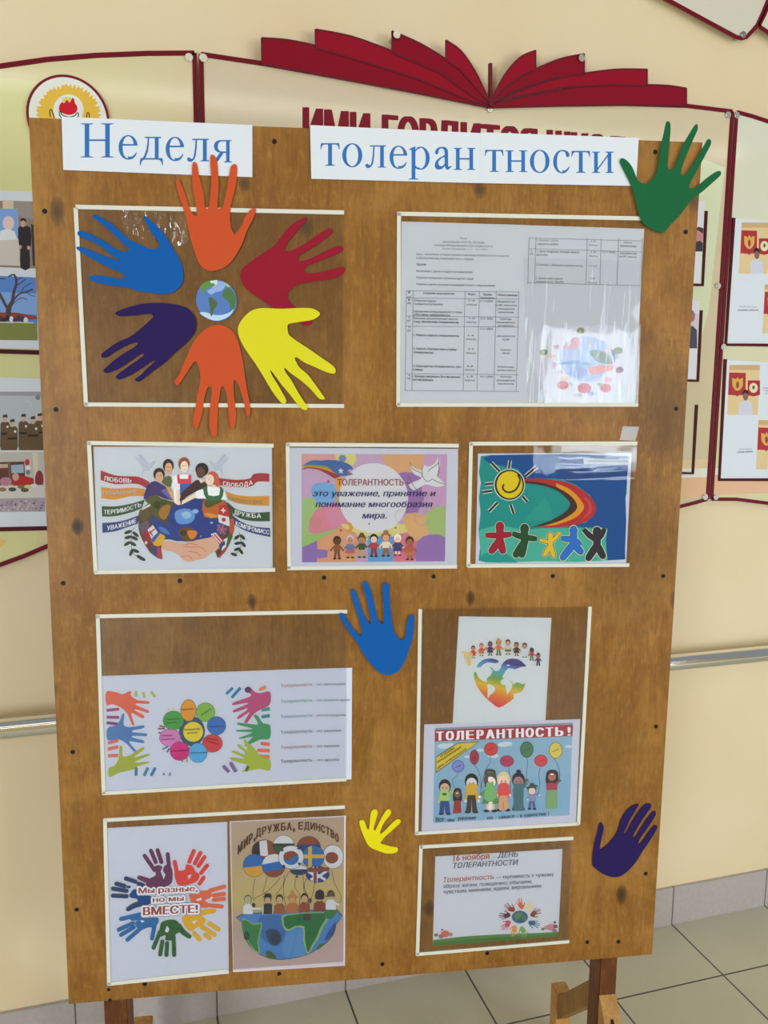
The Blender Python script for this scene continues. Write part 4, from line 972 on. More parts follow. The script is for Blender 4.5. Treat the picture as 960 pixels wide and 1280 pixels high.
# round drawing, cut out, with torn upper edge
pts = [(150, 950), (142, 880), (160, 820), (200, 775), (250, 752), (300, 758), (360, 746), (400, 750), (450, 738), (520, 746), (560, 735), (610, 728), (640, 742), (700, 760), (740, 790), (775, 850), (790, 920), (780, 1000), (765, 1060), (740, 1120), (690, 1180), (620, 1225), (500, 1246), (380, 1240), (280, 1215), (210, 1160), (165, 1090), (146, 1020)]
w2 = [BP(640+x/5.222, 265+y/5.222) for x, y in catmull(pts, 3)]
cu = sum(p[0] for p in w2)/len(w2); cw = sum(p[1] for p in w2)/len(w2)
mb = MB(); mb.prism([(u-cu, w_-cw) for u, w_ in w2], -0.00025, 0, mat((206, 206, 214), 0.4))
o = mb.build('round_drawing', None, bworld(cu, cw, 0.0010), YB); tag(o, 'round cut-out drawing in pale colours under the glare of the plan pocket', 'drawing')
a = Art(BP, (cu, cw), 0.00025).crop(640, 265, 5.222)
a.ell(480, 960, 170, 150, (170, 186, 214)); a.poly([(330, 890), (360, 850), (420, 815), (440, 890)], (206, 160, 168), 2); a.poly([(500, 910), (600, 910), (660, 990), (560, 980)], (128, 146, 132), 2); a.poly([(640, 890), (668, 990), (676, 920)], (92, 110, 150))
a.poly([(300, 990), (380, 970), (500, 985), (500, 1000), (380, 1000)], (120, 156, 196), 2); a.poly([(500, 1010), (640, 1000), (660, 1030), (520, 1060)], (214, 150, 140), 2); a.ell(430, 1045, 60, 40, (140, 160, 200))
for i in range(18):
    t = 2*math.pi*i/18; r = .85+random.uniform(-.2, .12)
    x, y = 475+270*r*math.cos(t), 1000+205*r*math.sin(t)
    if y < 770: y = 800
    a.ell(x, y, random.uniform(12, 34), random.uniform(10, 22), random.choice([(206, 160, 168), (176, 184, 168), (214, 186, 160), (166, 174, 196), (196, 166, 190), (218, 190, 186)]), n=12)
for x, y, s_ in ((445, 705+70, 26), (690, 905, 30), (205, 915, 26), (470, 1150, 44), (610, 1150, 36), (330, 1130, 36), (700, 1030, 26)):
    a.ell(x, y, s_, s_*.8, random.choice([(196, 92, 100), (140, 150, 110), (150, 110, 130)]), n=14)
a.build('illustration', o)

# ---- handshake and globe drawing
o, art = sheet('printed_drawing', 'white sheet with drawn handshake, globe and eight lettered ribbons', 'print', [(52, 25), (1698, 25), (1706, 1168), (93, 1175)], (110, 555, 7.385), d=0.0008, color=(209, 213, 245), group='prints on the board')
a = art(); A2 = (110, 555, 7.385); A3 = (220, 555, 7.385)
a.crop(*A2)
RD, OR, GN, BL = (176, 58, 70), (216, 154, 66), (52, 92, 58), (48, 72, 136)
a.poly(catmull([(118, 243), (260, 290), (400, 297), (480, 305), (570, 352)], 4, False)+catmull([(545, 410), (470, 372), (380, 365), (250, 370), (118, 332)], 4, False), RD)
a.poly(catmull([(122, 395), (250, 410), (400, 402), (525, 415)], 4, False)+catmull([(520, 482), (400, 480), (250, 512), (125, 500)], 4, False), OR)
a.poly(catmull([(128, 572), (250, 575), (400, 550), (525, 512)], 4, False)+catmull([(500, 590), (400, 630), (250, 665), (132, 668)], 4, False), GN)
a.poly(catmull([(132, 728), (250, 720), (350, 700), (475, 655)], 4, False)+catmull([(460, 735), (350, 772), (250, 805), (135, 818)], 4, False), BL)
a.crop(*A3)
a.poly(catmull([(375, 312), (440, 318), (560, 330), (680, 318), (715, 278), (790, 268), (862, 275)], 4, False)+catmull([(862, 348), (790, 345), (742, 352), (700, 388), (600, 400), (480, 395), (385, 370)], 4, False), RD)
a.poly(catmull([(455, 432), (560, 470), (700, 482), (862, 478)], 4, False)+catmull([(862, 570), (700, 565), (560, 545), (480, 505)], 4, False), OR)
a.poly(catmull([(470, 530), (560, 600), (700, 632), (866, 625)], 4, False)+catmull([(866, 712), (700, 710), (580, 680), (505, 625)], 4, False), GN)
a.poly(catmull([(520, 655), (600, 715), (720, 760), (868, 775)], 4, False)+catmull([(870, 857), (740, 830), (620, 790), (530, 735)], 4, False), BL)
# olive twigs
LF = (38, 58, 44)
a.crop(*A2)
a.stroke([(435, 770), (405, 800), (400, 860), (402, 950), (430, 1020), (500, 1062)], 4, LF, 3)
for x, y, an in ((370, 812, 160), (440, 832, 40), (372, 860, 165), (430, 868, 25), (365, 918, 150), (415, 920, 30), (400, 1000, 110), (440, 985, 20), (480, 1045, 30), (500, 1058, 25)): a.ell(x, y, 36, 15, LF, rot=an if an < 90 else an-180)
a.crop(*A3)
a.stroke([(580, 810), (592, 850), (600, 920), (585, 980), (540, 1020)], 4, LF, 3)
for x, y, an in ((562, 860, -40), (615, 858, 45), (570, 915, -10), (622, 925, 50), (565, 970, -20), (600, 990, 55), (535, 1018, 20)): a.ell(x, y, 32, 14, LF, rot=an)
# doves
GY = (168, 174, 184)
for cr, sg, x0 in ((A2, 1, 0), (A3, -1, 0)):
    a.crop(*cr)
    bx = lambda x: x if sg == 1 else 930-x
    a.poly([(bx(500), 200), (bx(440), 120), (bx(470), 135), (bx(470), 90), (bx(520), 120), (bx(560), 180), (bx(600), 155), (bx(625), 160), (bx(590), 200), (bx(560), 240), (bx(520), 240), (bx(500), 295), (bx(500), 240)], (196, 202, 212), 2)
    a.stroke([(bx(440), 120), (bx(500), 190), (bx(560), 215)], 4, GY, 2); a.stroke([(bx(470), 92), (bx(520), 150), (bx(550), 180)], 5, GY, 2); a.stroke([(bx(500), 290), (bx(520), 240), (bx(560), 240), (bx(600), 190), (bx(622), 158)], 4, GY, 2)
# globe
a.crop(*A2)
a.poly([(470, 640), (490, 600), (540, 560), (640, 500), (780, 530), (900, 500), (1000, 500), (1130, 510), (1260, 520), (1310, 590), (1345, 680), (1345, 790), (1310, 900), (1270, 990), (1200, 1050), (1180, 1000), (1100, 900), (900, 900), (680, 880), (690, 1062), (600, 1020), (560, 980), (500, 880), (468, 780)], (92, 74, 62), 2)
a.poly([(860, 550), (900, 515), (960, 505), (1040, 498), (1070, 560), (1090, 650), (1200, 690), (1280, 780), (1200, 860), (1000, 890), (900, 870), (800, 760), (740, 730), (740, 650), (780, 570)], (30, 66, 146), 2)
a.poly([(800, 640), (850, 600), (940, 600), (990, 660), (960, 720), (880, 740), (820, 720)], (112, 158, 212), 2); a.poly([(860, 640), (920, 620), (960, 660), (900, 690)], (160, 194, 230), 2)
a.poly([(570, 660), (640, 690), (720, 740), (800, 760), (860, 830), (870, 895), (760, 880), (660, 820), (600, 740)], (34, 72, 146), 2); a.poly([(650, 760), (720, 780), (760, 840), (680, 810)], (82, 130, 190), 2)
a.poly([(525, 520), (560, 490), (620, 470), (680, 500), (780, 535), (770, 590), (745, 640), (735, 690), (690, 700), (640, 670), (590, 640), (570, 560)], (92, 98, 46), 2); a.poly([(650, 640), (700, 570), (760, 560), (750, 640), (700, 700)], (176, 124, 52), 2); a.ell(640, 560, 30, 40, (58, 66, 30)); a.ell(700, 540, 30, 26, (72, 82, 36))
a.poly([(480, 620), (560, 575), (575, 650), (520, 720), (485, 690)], (122, 86, 50)); a.ell(520, 655, 26, 30, (84, 100, 46)); a.poly([(500, 590), (575, 550), (578, 570), (495, 612)], (226, 226, 230))
a.poly([(470, 740), (560, 700), (570, 780), (500, 840)], (112, 96, 116)); a.poly([(500, 830), (560, 770), (610, 870), (570, 960), (520, 900)], (160, 50, 66)); a.poly([(550, 790), (600, 745), (650, 820), (590, 880)], (224, 222, 228)); a.stroke([(570, 800), (600, 850)], 12, (180, 60, 70)); a.stroke([(560, 830), (620, 780)], 12, (180, 60, 70)); a.ell(538, 910, 12, 16, (226, 222, 226)); a.poly([(535, 930), (578, 890), (570, 975)], (128, 42, 60))
a.poly([(580, 880), (650, 810), (715, 850), (690, 930), (620, 950)], (226, 176, 50)); a.poly([(580, 880), (650, 810), (670, 822), (605, 910)], (52, 104, 172)); a.poly([(600, 930), (650, 945), (682, 1064), (600, 1020)], (56, 76, 140)); a.poly([(640, 940), (672, 960), (683, 1064), (640, 1040)], (196, 60, 72))
a.poly([(840, 800), (900, 765), (960, 780), (1000, 810), (1000, 860), (940, 890), (860, 860)], (124, 78, 38), 2); a.poly([(920, 800), (1000, 800), (1005, 840), (960, 880), (930, 850)], (218, 140, 56), 2); a.ell(880, 820, 30, 26, (64, 58, 36))
a.crop(*A3)
a.poly([(250, 530), (330, 500), (440, 520), (480, 600), (440, 660), (380, 680), (260, 670)], (196, 108, 52), 2); a.poly([(260, 530), (350, 500), (430, 525), (360, 560), (290, 590)], (86, 92, 40), 2); a.poly([(260, 640), (330, 640), (390, 670), (320, 680)], (222, 160, 70), 2)
a.poly([(400, 560), (470, 560), (500, 640), (480, 680), (395, 640)], (192, 52, 58)); a.stroke([(436, 588), (438, 636)], 13, (230, 226, 230)); a.stroke([(415, 610), (460, 614)], 13, (230, 226, 230))
a.poly([(388, 650), (490, 672), (498, 760), (440, 740), (395, 720)], (224, 222, 228)); a.ell(441, 697, 19, 19, (190, 44, 62))
a.poly([(380, 740), (430, 730), (480, 790), (440, 840), (380, 810)], (90, 94, 140)); a.stroke([(385, 745), (455, 830)], 9, (206, 110, 124)); a.stroke([(440, 735), (410, 830)], 9, (206, 110, 124)); a.stroke([(380, 790), (470, 780)], 9, (206, 110, 124))
a.poly([(500, 690), (535, 680), (540, 780), (520, 850), (490, 800)], (190, 92, 60)); a.poly([(490, 800), (525, 850), (480, 950), (455, 960), (470, 880)], (80, 104, 62)); a.poly([(455, 940), (480, 950), (400, 1055), (395, 1030)], (190, 60, 76)); a.poly([(440, 880), (480, 860), (460, 950), (420, 985)], (226, 224, 228))
a.poly([(320, 830), (370, 815), (450, 900), (455, 925), (400, 968), (380, 930)], (226, 224, 226))
for t in (0, .36, .72): a.stroke([(332+t*60, 842-t*30), (400+t*60, 920-t*26)], 12, (196, 50, 62))
a.poly([(392, 925), (450, 890), (456, 925), (402, 966)], (58, 70, 140))
for x, y, s_ in ((180, 620, 30), (330, 725, 14), (230, 850, 8)): a.ell(x, y, s_, s_*.7, (150, 190, 232))
# handshake
SK = (226, 178, 154); SKD = (206, 140, 116)
a.crop(*A2)
a.poly([(690, 900), (780, 900), (900, 915), (1000, 885), (1130, 860), (1150, 850), (1215, 930), (1180, 985), (1130, 1010), (1080, 1050), (1000, 1070), (940, 1085), (880, 1070), (840, 1020), (760, 985), (690, 970)], SK, 2)
for q in ([(880, 940), (960, 950), (1040, 950), (1090, 990)], [(860, 1040), (930, 1030), (960, 1060)], [(930, 990), (1000, 1000), (1040, 1030)], [(900, 930), (940, 915), (1010, 930)]): a.stroke(q, 9, SKD, 3)
# five people behind the globe
a.poly([(515, 510), (530, 430), (560, 370), (620, 340), (680, 370), (740, 410), (800, 490), (790, 520), (700, 500), (620, 470), (560, 490)], (72, 56, 124), 2); a.poly([(670, 430), (720, 410), (790, 500), (760, 510)], (120, 110, 180))
a.poly([(680, 340), (720, 300), (765, 300), (775, 380), (740, 395), (700, 370)], (104, 116, 66), 2); a.poly([(720, 400), (745, 390), (850, 540), (800, 545)], (226, 180, 120)); a.poly([(720, 400), (745, 390), (775, 430), (750, 445)], (210, 170, 60))
for x, y, rx, ry, sk_, hr_ in ((655, 300, 42, 55, (216, 178, 150), (38, 34, 36)), (740, 220, 40, 58, (218, 178, 146), (38, 32, 34)), (885, 205, 42, 58, (230, 194, 172), (140, 74, 48)),):
    a.ell(x+2, y-22, rx*1.25, ry*1.05, hr_); a.ell(x+6, y+4, rx*.86, ry*.92, sk_)
    a.stroke([(x-10, y-8), (x, y-8)], 5, BK); a.stroke([(x+14, y-8), (x+24, y-8)], 5, BK); a.stroke([(x-2, y+30), (x+16, y+30)], 4, (180, 90, 90))
a.poly([(780, 300), (830, 280), (850, 350), (855, 420), (830, 560), (800, 540), (790, 420)], (222, 220, 228)); a.poly([(770, 360), (850, 362), (850, 420), (780, 410)], (214, 210, 222)); a.poly([(815, 420), (850, 420), (855, 560), (820, 560)], (228, 190, 168))
a.poly([(825, 280), (950, 280), (960, 360), (850, 360)], (224, 222, 228)); a.poly([(822, 285), (845, 278), (850, 320), (925, 320), (930, 278), (952, 285), (958, 370), (830, 365)], (196, 62, 70)); a.poly([(850, 365), (960, 362), (950, 430), (900, 480), (850, 470)], (54, 90, 152))
a.crop(*A3)
a.poly([(40, 490), (60, 440), (130, 380), (190, 330), (260, 345), (290, 390), (200, 430), (110, 480), (40, 530)], (62, 44, 42), 2)
a.ell(240, 235, 60, 62, (44, 36, 36)); a.ell(228, 262, 40, 52, (92, 62, 50)); a.poly([(205, 320), (240, 318), (265, 345), (230, 360)], (206, 186, 170))
a.poly([(180, 440), (260, 410), (300, 390), (420, 410), (470, 500), (440, 510), (260, 500), (190, 500)], (222, 222, 228), 2); a.poly([(50, 560), (60, 520), (180, 450), (190, 490), (90, 540)], (230, 194, 172)); a.poly([(250, 410), (290, 390), (300, 470), (400, 470), (405, 390), (440, 430), (410, 520), (290, 520)], (56, 96, 62), 2)
a.poly([(290, 290), (330, 250), (380, 275), (400, 330), (415, 375), (380, 390), (330, 360)], (178, 82, 62), 2); a.ell(312, 330, 40, 50, (230, 190, 168)); a.stroke([(300, 322), (312, 322)], 5, BK); a.poly([(330, 370), (370, 380), (350, 410)], (230, 190, 168))
a.build('illustration', o)
a = art(); WH = (226, 224, 226)
a.crop(*A2)
for st, pp, h, c in (('ЛЮБОВЬ', [(150, 332), (280, 352), (410, 352)], 40, WH), ('ПОНИМАНИЕ', [(140, 470), (300, 462), (460, 452)], 34, (176, 176, 170)), ('ТЕРПИМОСТЬ', [(150, 646), (320, 628), (500, 570)], 40, WH), ('УВАЖЕНИЕ', [(180, 795), (320, 765), (452, 722)], 42, WH)):
    for ch, (t0, t1) in zip(st, spans(st)):
        def pt(t):
            u_ = 1-t; return tuple(u_*u_*pp[0][q]+2*u_*t*(2*pp[1][q]-.5*pp[0][q]-.5*pp[2][q])+t*t*pp[2][q] for q in (0, 1))
        a.text(ch, pt(t0), pt(t1), h, c, .015)
a.build('lettering', o)
a = art().crop(*A3)
for st, pp, h, c in (('СВОБОДА', [(435, 380), (570, 398), (715, 368)], 40, WH), ('МИЛОСЕРДИЕ', [(480, 512), (640, 548), (810, 548)], 34, (156, 140, 96)), ('ДРУЖБА', [(540, 640), (650, 672), (795, 680)], 42, WH), ('КОМПРОМИСС', [(552, 745), (700, 800), (866, 832)], 40, WH)):
    for ch, (t0, t1) in zip(st, spans(st)):
        def pt(t):
            u_ = 1-t; return tuple(u_*u_*pp[0][q]+2*u_*t*(2*pp[1][q]-.5*pp[0][q]-.5*pp[2][q])+t*t*pp[2][q] for q in (0, 1))
        a.text(ch, pt(t0), pt(t1), h, c, .015)
a.build('lettering', o)

# ---- pastel definition print
B0 = (340, 530, 3.84)
o, art = sheet('printed_definition', 'pastel print with bold definition text over a pale circle', 'print', [(82, 113), (893, 119), (886, 684), (90, 690)], B0, d=0.0008, color=(207, 208, 240), group='prints on the board')
a = art()
a.poly([(142, 143), (840, 145), (829, 658), (144, 663)], (200, 170, 196))
a.poly([(142, 143), (330, 143), (300, 185), (200, 180), (142, 215)], (220, 166, 164)); a.poly([(300, 143), (400, 143), (390, 200), (330, 190)], (222, 208, 134), 2); a.ell(338, 165, 18, 16, (120, 140, 190))
a.poly([(540, 145), (780, 145), (760, 190), (690, 235), (600, 240), (545, 190)], (224, 172, 128), 2); a.poly([(590, 240), (690, 235), (740, 300), (700, 420), (620, 440), (600, 300)], (160, 120, 176), 2); a.poly([(730, 150), (838, 145), (834, 400), (770, 420), (720, 330)], (204, 164, 196), 2)
a.poly([(142, 360), (230, 380), (260, 480), (230, 540), (143, 585)], (166, 194, 134), 2); a.poly([(225, 400), (330, 430), (370, 500), (290, 545), (240, 530), (180, 520), (180, 470)], (216, 140, 156), 2); a.poly([(250, 350), (330, 360), (350, 470), (280, 500)], (212, 146, 170), 2); a.ell(210, 470, 32, 28, (206, 140, 146))
a.poly([(190, 300), (230, 280), (300, 290), (300, 370), (240, 390), (195, 350)], (128, 176, 214), 2); a.poly([(300, 265), (340, 260), (345, 320), (360, 380), (320, 340)], (222, 164, 90), 2); a.poly([(330, 300), (380, 330), (350, 400), (310, 370)], (150, 186, 110), 2)
a.poly([(145, 590), (215, 545), (225, 570), (215, 663), (144, 663)], (150, 120, 182)); a.ell(240, 620, 32, 28, (150, 120, 182)); a.poly([(217, 545), (330, 490), (400, 520), (420, 590), (400, 661), (217, 663), (217, 645), (265, 640), (268, 605), (217, 600)], (222, 164, 126))
a.poly([(150, 540), (240, 520), (330, 500), (240, 545), (146, 590)], (160, 192, 120), 2)
a.poly([(330, 480), (640, 480), (640, 540), (460, 560), (400, 520)], (226, 208, 140), 2); a.poly([(460, 535), (600, 540), (580, 660), (460, 661)], (108, 166, 208)); a.poly([(590, 530), (700, 540), (680, 659), (585, 660)], (216, 128, 150), 2)
a.poly([(640, 430), (740, 440), (750, 540), (690, 560), (640, 500)], (224, 178, 126), 2); a.poly([(745, 420), (834, 395), (831, 550), (770, 530), (740, 490)], (172, 192, 130), 2); a.poly([(700, 560), (760, 530), (831, 545), (829, 657), (690, 659)], (160, 124, 184), 2)
a.ell(487, 355, 166, 168, (216, 214, 228))
for q, c in (((148, 218), (162, 66, 74)), ((158, 208), (206, 130, 62)), ((166, 200), (212, 184, 84))): pass
for k, c in enumerate(((160, 60, 72), (214, 150, 70), (128, 160, 90), (70, 120, 176))):
    a.poly(catmull([(143, 220-k*6), (190, 190-k*5), (250, 192-k*5), (300, 215-k*12), (330-k*-18, 250-k*14)], 4, False)+catmull([(300+k*30, 262-k*14), (230+k*10, 222-k*7), (170, 212-k*6)], 4, False), c)
a.poly([(215, 182), (270, 172), (340, 180), (385, 205), (360, 225), (390, 240), (330, 250), (290, 225), (260, 200)], (66, 112, 168), 2)
for x, y, s_ in ((330, 225, 16), (367, 237, 12), (270, 275, 11)):
    a.poly([(x+s_*(1 if i % 2 == 0 else .42)*math.sin(math.pi*i/5), y-s_*(1 if i % 2 == 0 else .42)*math.cos(math.pi*i/5)) for i in range(10)], ((226, 234, 240), (196, 84, 110), (200, 80, 100))[(330, 367, 270).index(x)])
a.poly([(356, 480), (372, 470), (388, 495), (380, 515), (352, 515), (372, 500), (366, 484)], (216, 160, 84), 2); a.ell(330, 510, 5, 6, (180, 70, 80)); a.ell(466, 479, 4, 4, (70, 70, 80)); a.ell(592, 498, 4, 4, (110, 100, 70))
dv = (222, 220, 228)
a.poly([(662, 195), (690, 215), (720, 220), (730, 195), (745, 205), (780, 190), (800, 150), (806, 200), (790, 250), (835, 288), (800, 300), (780, 300), (740, 290), (715, 300), (680, 318), (655, 290), (700, 270), (716, 255), (680, 240)], dv, 2)
for q in ([(662, 182), (675, 215), (715, 235), (720, 250)], [(720, 205), (722, 250), (745, 275), (770, 262)], [(800, 155), (795, 190), (760, 215), (748, 230)], [(655, 250), (680, 300), (700, 320)], [(770, 265), (800, 280), (835, 288)], [(798, 180), (802, 215), (795, 250)]): a.stroke(q, 3, (110, 108, 128), 3)
for x, y, r in ((770, 370, 34), (700, 400, 44), (720, 450, 36), (620, 440, 30)): a.stroke([(x+r*math.cos(t*.5), y+r*math.sin(t*.5)) for t in range(11)], 1.6, (168, 150, 176))
for q in ([(82, 113), (893, 119), (840, 145), (142, 143)], [(893, 119), (886, 684), (829, 658), (840, 145)], [(886, 684), (90, 690), (144, 663), (829, 658)], [(90, 690), (82, 113), (142, 143), (144, 663)]): a.poly(q, o.data.materials[0])
kid(a, 312, 648, 112, (112, 70, 46), (48, 30, 26), (150, 96, 56), (130, 80, 50)); kid(a, 375, 642, 112, (206, 150, 124), (206, 200, 206), (120, 130, 170), (190, 110, 120), dress=True); kid(a, 430, 640, 112, (200, 150, 112), (104, 74, 44), (70, 92, 70), (200, 170, 130), hat=(110, 90, 50))
kid(a, 488, 636, 110, (222, 180, 156), (42, 32, 34), (158, 56, 62), (150, 50, 60)); kid(a, 546, 634, 118, (206, 144, 100), (92, 60, 40), (210, 190, 160), (130, 84, 50), hat=(140, 100, 52)); kid(a, 602, 630, 104, (222, 180, 156), (214, 206, 200), (60, 62, 92), (46, 58, 110), dress=True); kid(a, 660, 650, 112, (150, 92, 56), (52, 34, 28), (160, 80, 60), (170, 100, 66), dress=True)
a.build('illustration', o)
a = art()
a.text('ТОЛЕРАНТНОСТЬ –', (313, 294), (660, 294), 30, (124, 46, 56), .012)
NV = (46, 42, 86)
a.text('это уважение, принятие и', (195, 346), (785, 346), 29, NV, .02, .22); a.text('понимание многообразия', (208, 398), (770, 398), 29, NV, .02, .22); a.text('мира.', (432, 452), (548, 452), 29, NV, .02, .22)
a.build('lettering', o)

# ---- painted sun
C0 = (575, 550, 4.174)
o, art = sheet('painting', 'painting of a spiral sun, rainbow and five coloured paper figures', 'painting', [(93, 70), (894, 68), (866, 641), (80, 645)], C0, d=0.0008, color=(201, 202, 227), group='prints on the board')
a = art()
TQ = (20, 142, 134); TQ2 = (74, 172, 150); DB = (18, 78, 142)
a.poly([(108, 84), (160, 78), (300, 76), (520, 72), (640, 76), (880, 84), (872, 180), (868, 280), (862, 300), (866, 420), (858, 540), (862, 622), (760, 628), (600, 636), (400, 632), (200, 640), (120, 634), (96, 628), (104, 560), (96, 470), (106, 380), (98, 300), (108, 220), (98, 170)], TQ)
a.poly([(160, 80), (520, 73), (880, 84), (872, 180), (862, 300), (866, 420), (858, 622), (770, 627), (760, 520), (768, 460), (600, 450), (560, 450), (660, 430), (700, 360), (680, 290), (600, 230), (500, 200), (340, 205), (300, 150), (200, 130), (150, 120), (120, 95)], DB)
a.poly([(98, 470), (200, 440), (340, 470), (420, 460), (600, 458), (768, 462), (760, 520), (765, 627), (560, 636), (380, 630), (280, 636), (160, 636), (110, 610)], TQ2)
a.poly([(110, 600), (200, 560), (300, 640), (130, 638)], (30, 150, 140)); a.poly([(330, 420), (440, 300), (470, 340), (480, 420)], (38, 150, 138))
a.poly(catmull([(330, 200), (440, 202), (560, 222), (650, 270), (705, 335), (698, 390), (640, 432), (540, 452), (370, 458)], 5, False)+catmull([(500, 440), (560, 410), (600, 350), (575, 300), (520, 262), (430, 232), (330, 226)], 5, False), (178, 44, 48))
a.poly(catmull([(500, 225), (580, 262), (640, 330), (638, 370), (590, 410), (500, 442), (440, 448)], 5, False)+catmull([(540, 410), (590, 350), (570, 300), (500, 240)], 5, False), (214, 146, 38))
a.poly(catmull([(330, 214), (420, 222), (510, 250), (575, 290), (608, 335), (600, 370), (540, 412), (460, 440), (365, 458)], 5, False)+catmull([(470, 420), (540, 380), (572, 340), (560, 310), (500, 262), (420, 236), (330, 224)], 5, False), (66, 44, 36))
a.poly(catmull([(640, 300), (665, 330), (668, 370), (630, 415), (590, 432), (660, 400), (690, 360), (670, 310)], 3), (192, 70, 78))
YL = (214, 190, 22)
WW = (206, 206, 190)
a.ell(257, 233, 82, 84, WW); a.ell(257, 233, 77, 79, BK); a.ell(258, 233, 68, 71, YL)
sp = [(228, 230), (222, 250), (236, 268), (262, 272), (290, 258), (306, 232), (312, 205), (300, 180), (282, 168), (300, 190)][:8]
a.stroke(sp, 9, BK, 4)
for p, q in (((162, 118), (205, 162)), ((260, 106), (254, 148)), ((400, 138), (340, 188)), ((130, 231), (172, 226)), ((115, 272), (168, 264)), ((195, 325), (150, 372)), ((263, 336), (278, 382)), ((326, 294), (350, 322))): a.stroke([p, q], 20, WW); a.stroke([p, q], 11, BK)
def fig(x, y, s_, c, arms, legs, oc=BK, hw=20):
    for col, g in ((WW, 12), (oc, 6), (c, 0)):
        for ax, ay in arms: a.stroke([(x, y-62*s_), (x+ax*.55, y-62*s_+ay*.45), (x+ax, y-62*s_+ay)], [22*s_+g, 26*s_+g, 18*s_+g], col, 2)
        for lx, ly in legs: a.stroke([(x, y-40*s_), (x+lx*.5, y-40*s_+ly*.5), (x+lx, y-40*s_+ly)], [30*s_+g, 34*s_+g, 30*s_+g], col, 2); a.ell(x+lx, y-40*s_+ly, 15*s_+g/2, 15*s_+g/2, col, n=12)
        a.stroke([(x, y-92*s_), (x, y-30*s_)], 34*s_+g, col); a.ell(x, y-108*s_, hw*s_+g/2, 24*s_+g/2, col, n=18)
fig(207, 560, 1.0, (162, 22, 48), [(-74, -2), (60, -8)], [(-42, 56), (14, 56)])
fig(335, 570, 1.0, (30, 78, 42), [(-62, -22), (64, 8)], [(-44, 66), (-14, 66)])
fig(470, 578, .72, (214, 184, 40), [(-56, -14), (50, -54)], [(-30, 46), (16, 52)])
fig(590, 580, 1.0, (34, 96, 176), [(-62, -6), (36, 30)], [(-54, 70), (36, 40)], hw=18)
fig(712, 585, 1.0, (40, 38, 42), [(-70, -58), (40, -62)], [(-44, 68), (30, 58)])
a.poly([(640, 92), (880, 96), (878, 128), (642, 126)], (196, 204, 216))
a.build('illustration', o)
a = art(); a.text('Международный день', (690, 98), (830, 100), 9, (110, 112, 124), .01); a.text('толерантности 16 ноября', (664, 112), (872, 114), 9, (110, 112, 124), .01)
a.build('lettering', o)

# ---- two sheets on the left: circle of balloons, and six lines about tolerance
D0 = (100, 720, 2.667)
o, art = sheet('printed_chart', 'white sheet with a flower of lettered circles between many printed hands', 'print', [(68, 333), (652, 313), (656, 690), (75, 726)], D0, d=0.0005, color=(203, 206, 240), group='prints on the board')
a = art(); L5 = (120, 840, 8.0); R6 = (230, 840, 8.0)
a.crop(*L5)
def arm(pts, c): a.poly(pts, c, 3)
for x, y in ((410, 200), (480, 210), (560, 205)): a.stroke([(x-10, y-12), (x+(x-440)*.25, y+45)], 28, (176, 182, 84))
for y, c in ((382, (156, 70, 116)), (450, (150, 66, 120)), (505, (128, 62, 116))): a.stroke([(106, y), (215, y+(y-440)*.2)], 30, c); a.ell(220, y+(y-440)*.2, 15, 15, c)
arm([(103, 195), (200, 200), (270, 220), (330, 190), (355, 200), (350, 235), (420, 280), (520, 290), (538, 305), (515, 318), (410, 312), (405, 330), (520, 380), (530, 400), (505, 405), (400, 370), (395, 385), (470, 425), (485, 450), (460, 460), (370, 410), (355, 430), (385, 525), (360, 522), (310, 410), (240, 350), (160, 320), (105, 330)], (214, 104, 78))
arm([(115, 560), (200, 530), (240, 480), (262, 420), (285, 425), (280, 530), (350, 548), (470, 530), (485, 548), (460, 565), (375, 580), (370, 600), (500, 612), (512, 628), (490, 640), (370, 635), (370, 655), (470, 680), (485, 700), (460, 708), (350, 690), (340, 710), (400, 780), (400, 800), (370, 785), (300, 710), (220, 670), (118, 680)], (78, 126, 178))
for y0, y1 in ((710, 680), (770, 745), (836, 832)): a.stroke([(120, y0), (225, y1)], 34, (212, 112, 100))
arm([(128, 960), (190, 930), (230, 850), (235, 740), (265, 750), (270, 840), (340, 830), (400, 790), (465, 750), (485, 765), (460, 790), (390, 840), (395, 850), (520, 815), (530, 832), (400, 890), (410, 905), (515, 893), (525, 910), (420, 940), (390, 965), (300, 990), (220, 1010), (135, 1050)], (166, 172, 62))
for x0, x1, c in ((400, 404, (50, 130, 150)), (480, 515, (60, 130, 160)), (550, 590, (50, 120, 170))): a.stroke([(x0, 1036), (x1, 965)], 30, c); a.ell(x1, 965, 15, 15, c)
for p, q, c in (((620, 562), (690, 565), (112, 66, 84)), ((635, 535), (690, 548), (112, 66, 84)), ((625, 605), (650, 605), (112, 66, 84)), ((665, 770), (720, 745), (50, 110, 140)), ((710, 800), (735, 760), (50, 90, 110)), ((735, 358), (715, 372), (224, 190, 130)), ((770, 350), (765, 370), (224, 200, 130)), ((910, 900), (910, 850), (120, 170, 80)), ((860, 895), (870, 880), (150, 130, 80))): a.stroke([p, q], 14, c)
GB = (46, 92, 118)
a.ell(960, 590, 130, 150, GB)
def leaf(x, y, rx, ry, c): a.ell(x, y, rx+4, ry+4, (90, 70, 80)); a.ell(x, y, rx, ry, c)
leaf(775, 482, 102, 92, (74, 160, 72)); leaf(742, 655, 104, 86, (208, 130, 186)); leaf(838, 788, 96, 92, (206, 40, 130))
a.crop(*R6)
leaf(45, 382, 76, 106, (234, 152, 54)); leaf(215, 400, 92, 92, (136, 180, 80)); leaf(325, 535, 92, 90, (62, 116, 186)); leaf(285, 710, 98, 88, (206, 66, 72)); leaf(140, 805, 90, 96, (84, 172, 214)); leaf(92, 595, 100, 100, (236, 200, 62))
a.ell(675, 660, 4, 6, (60, 60, 100))
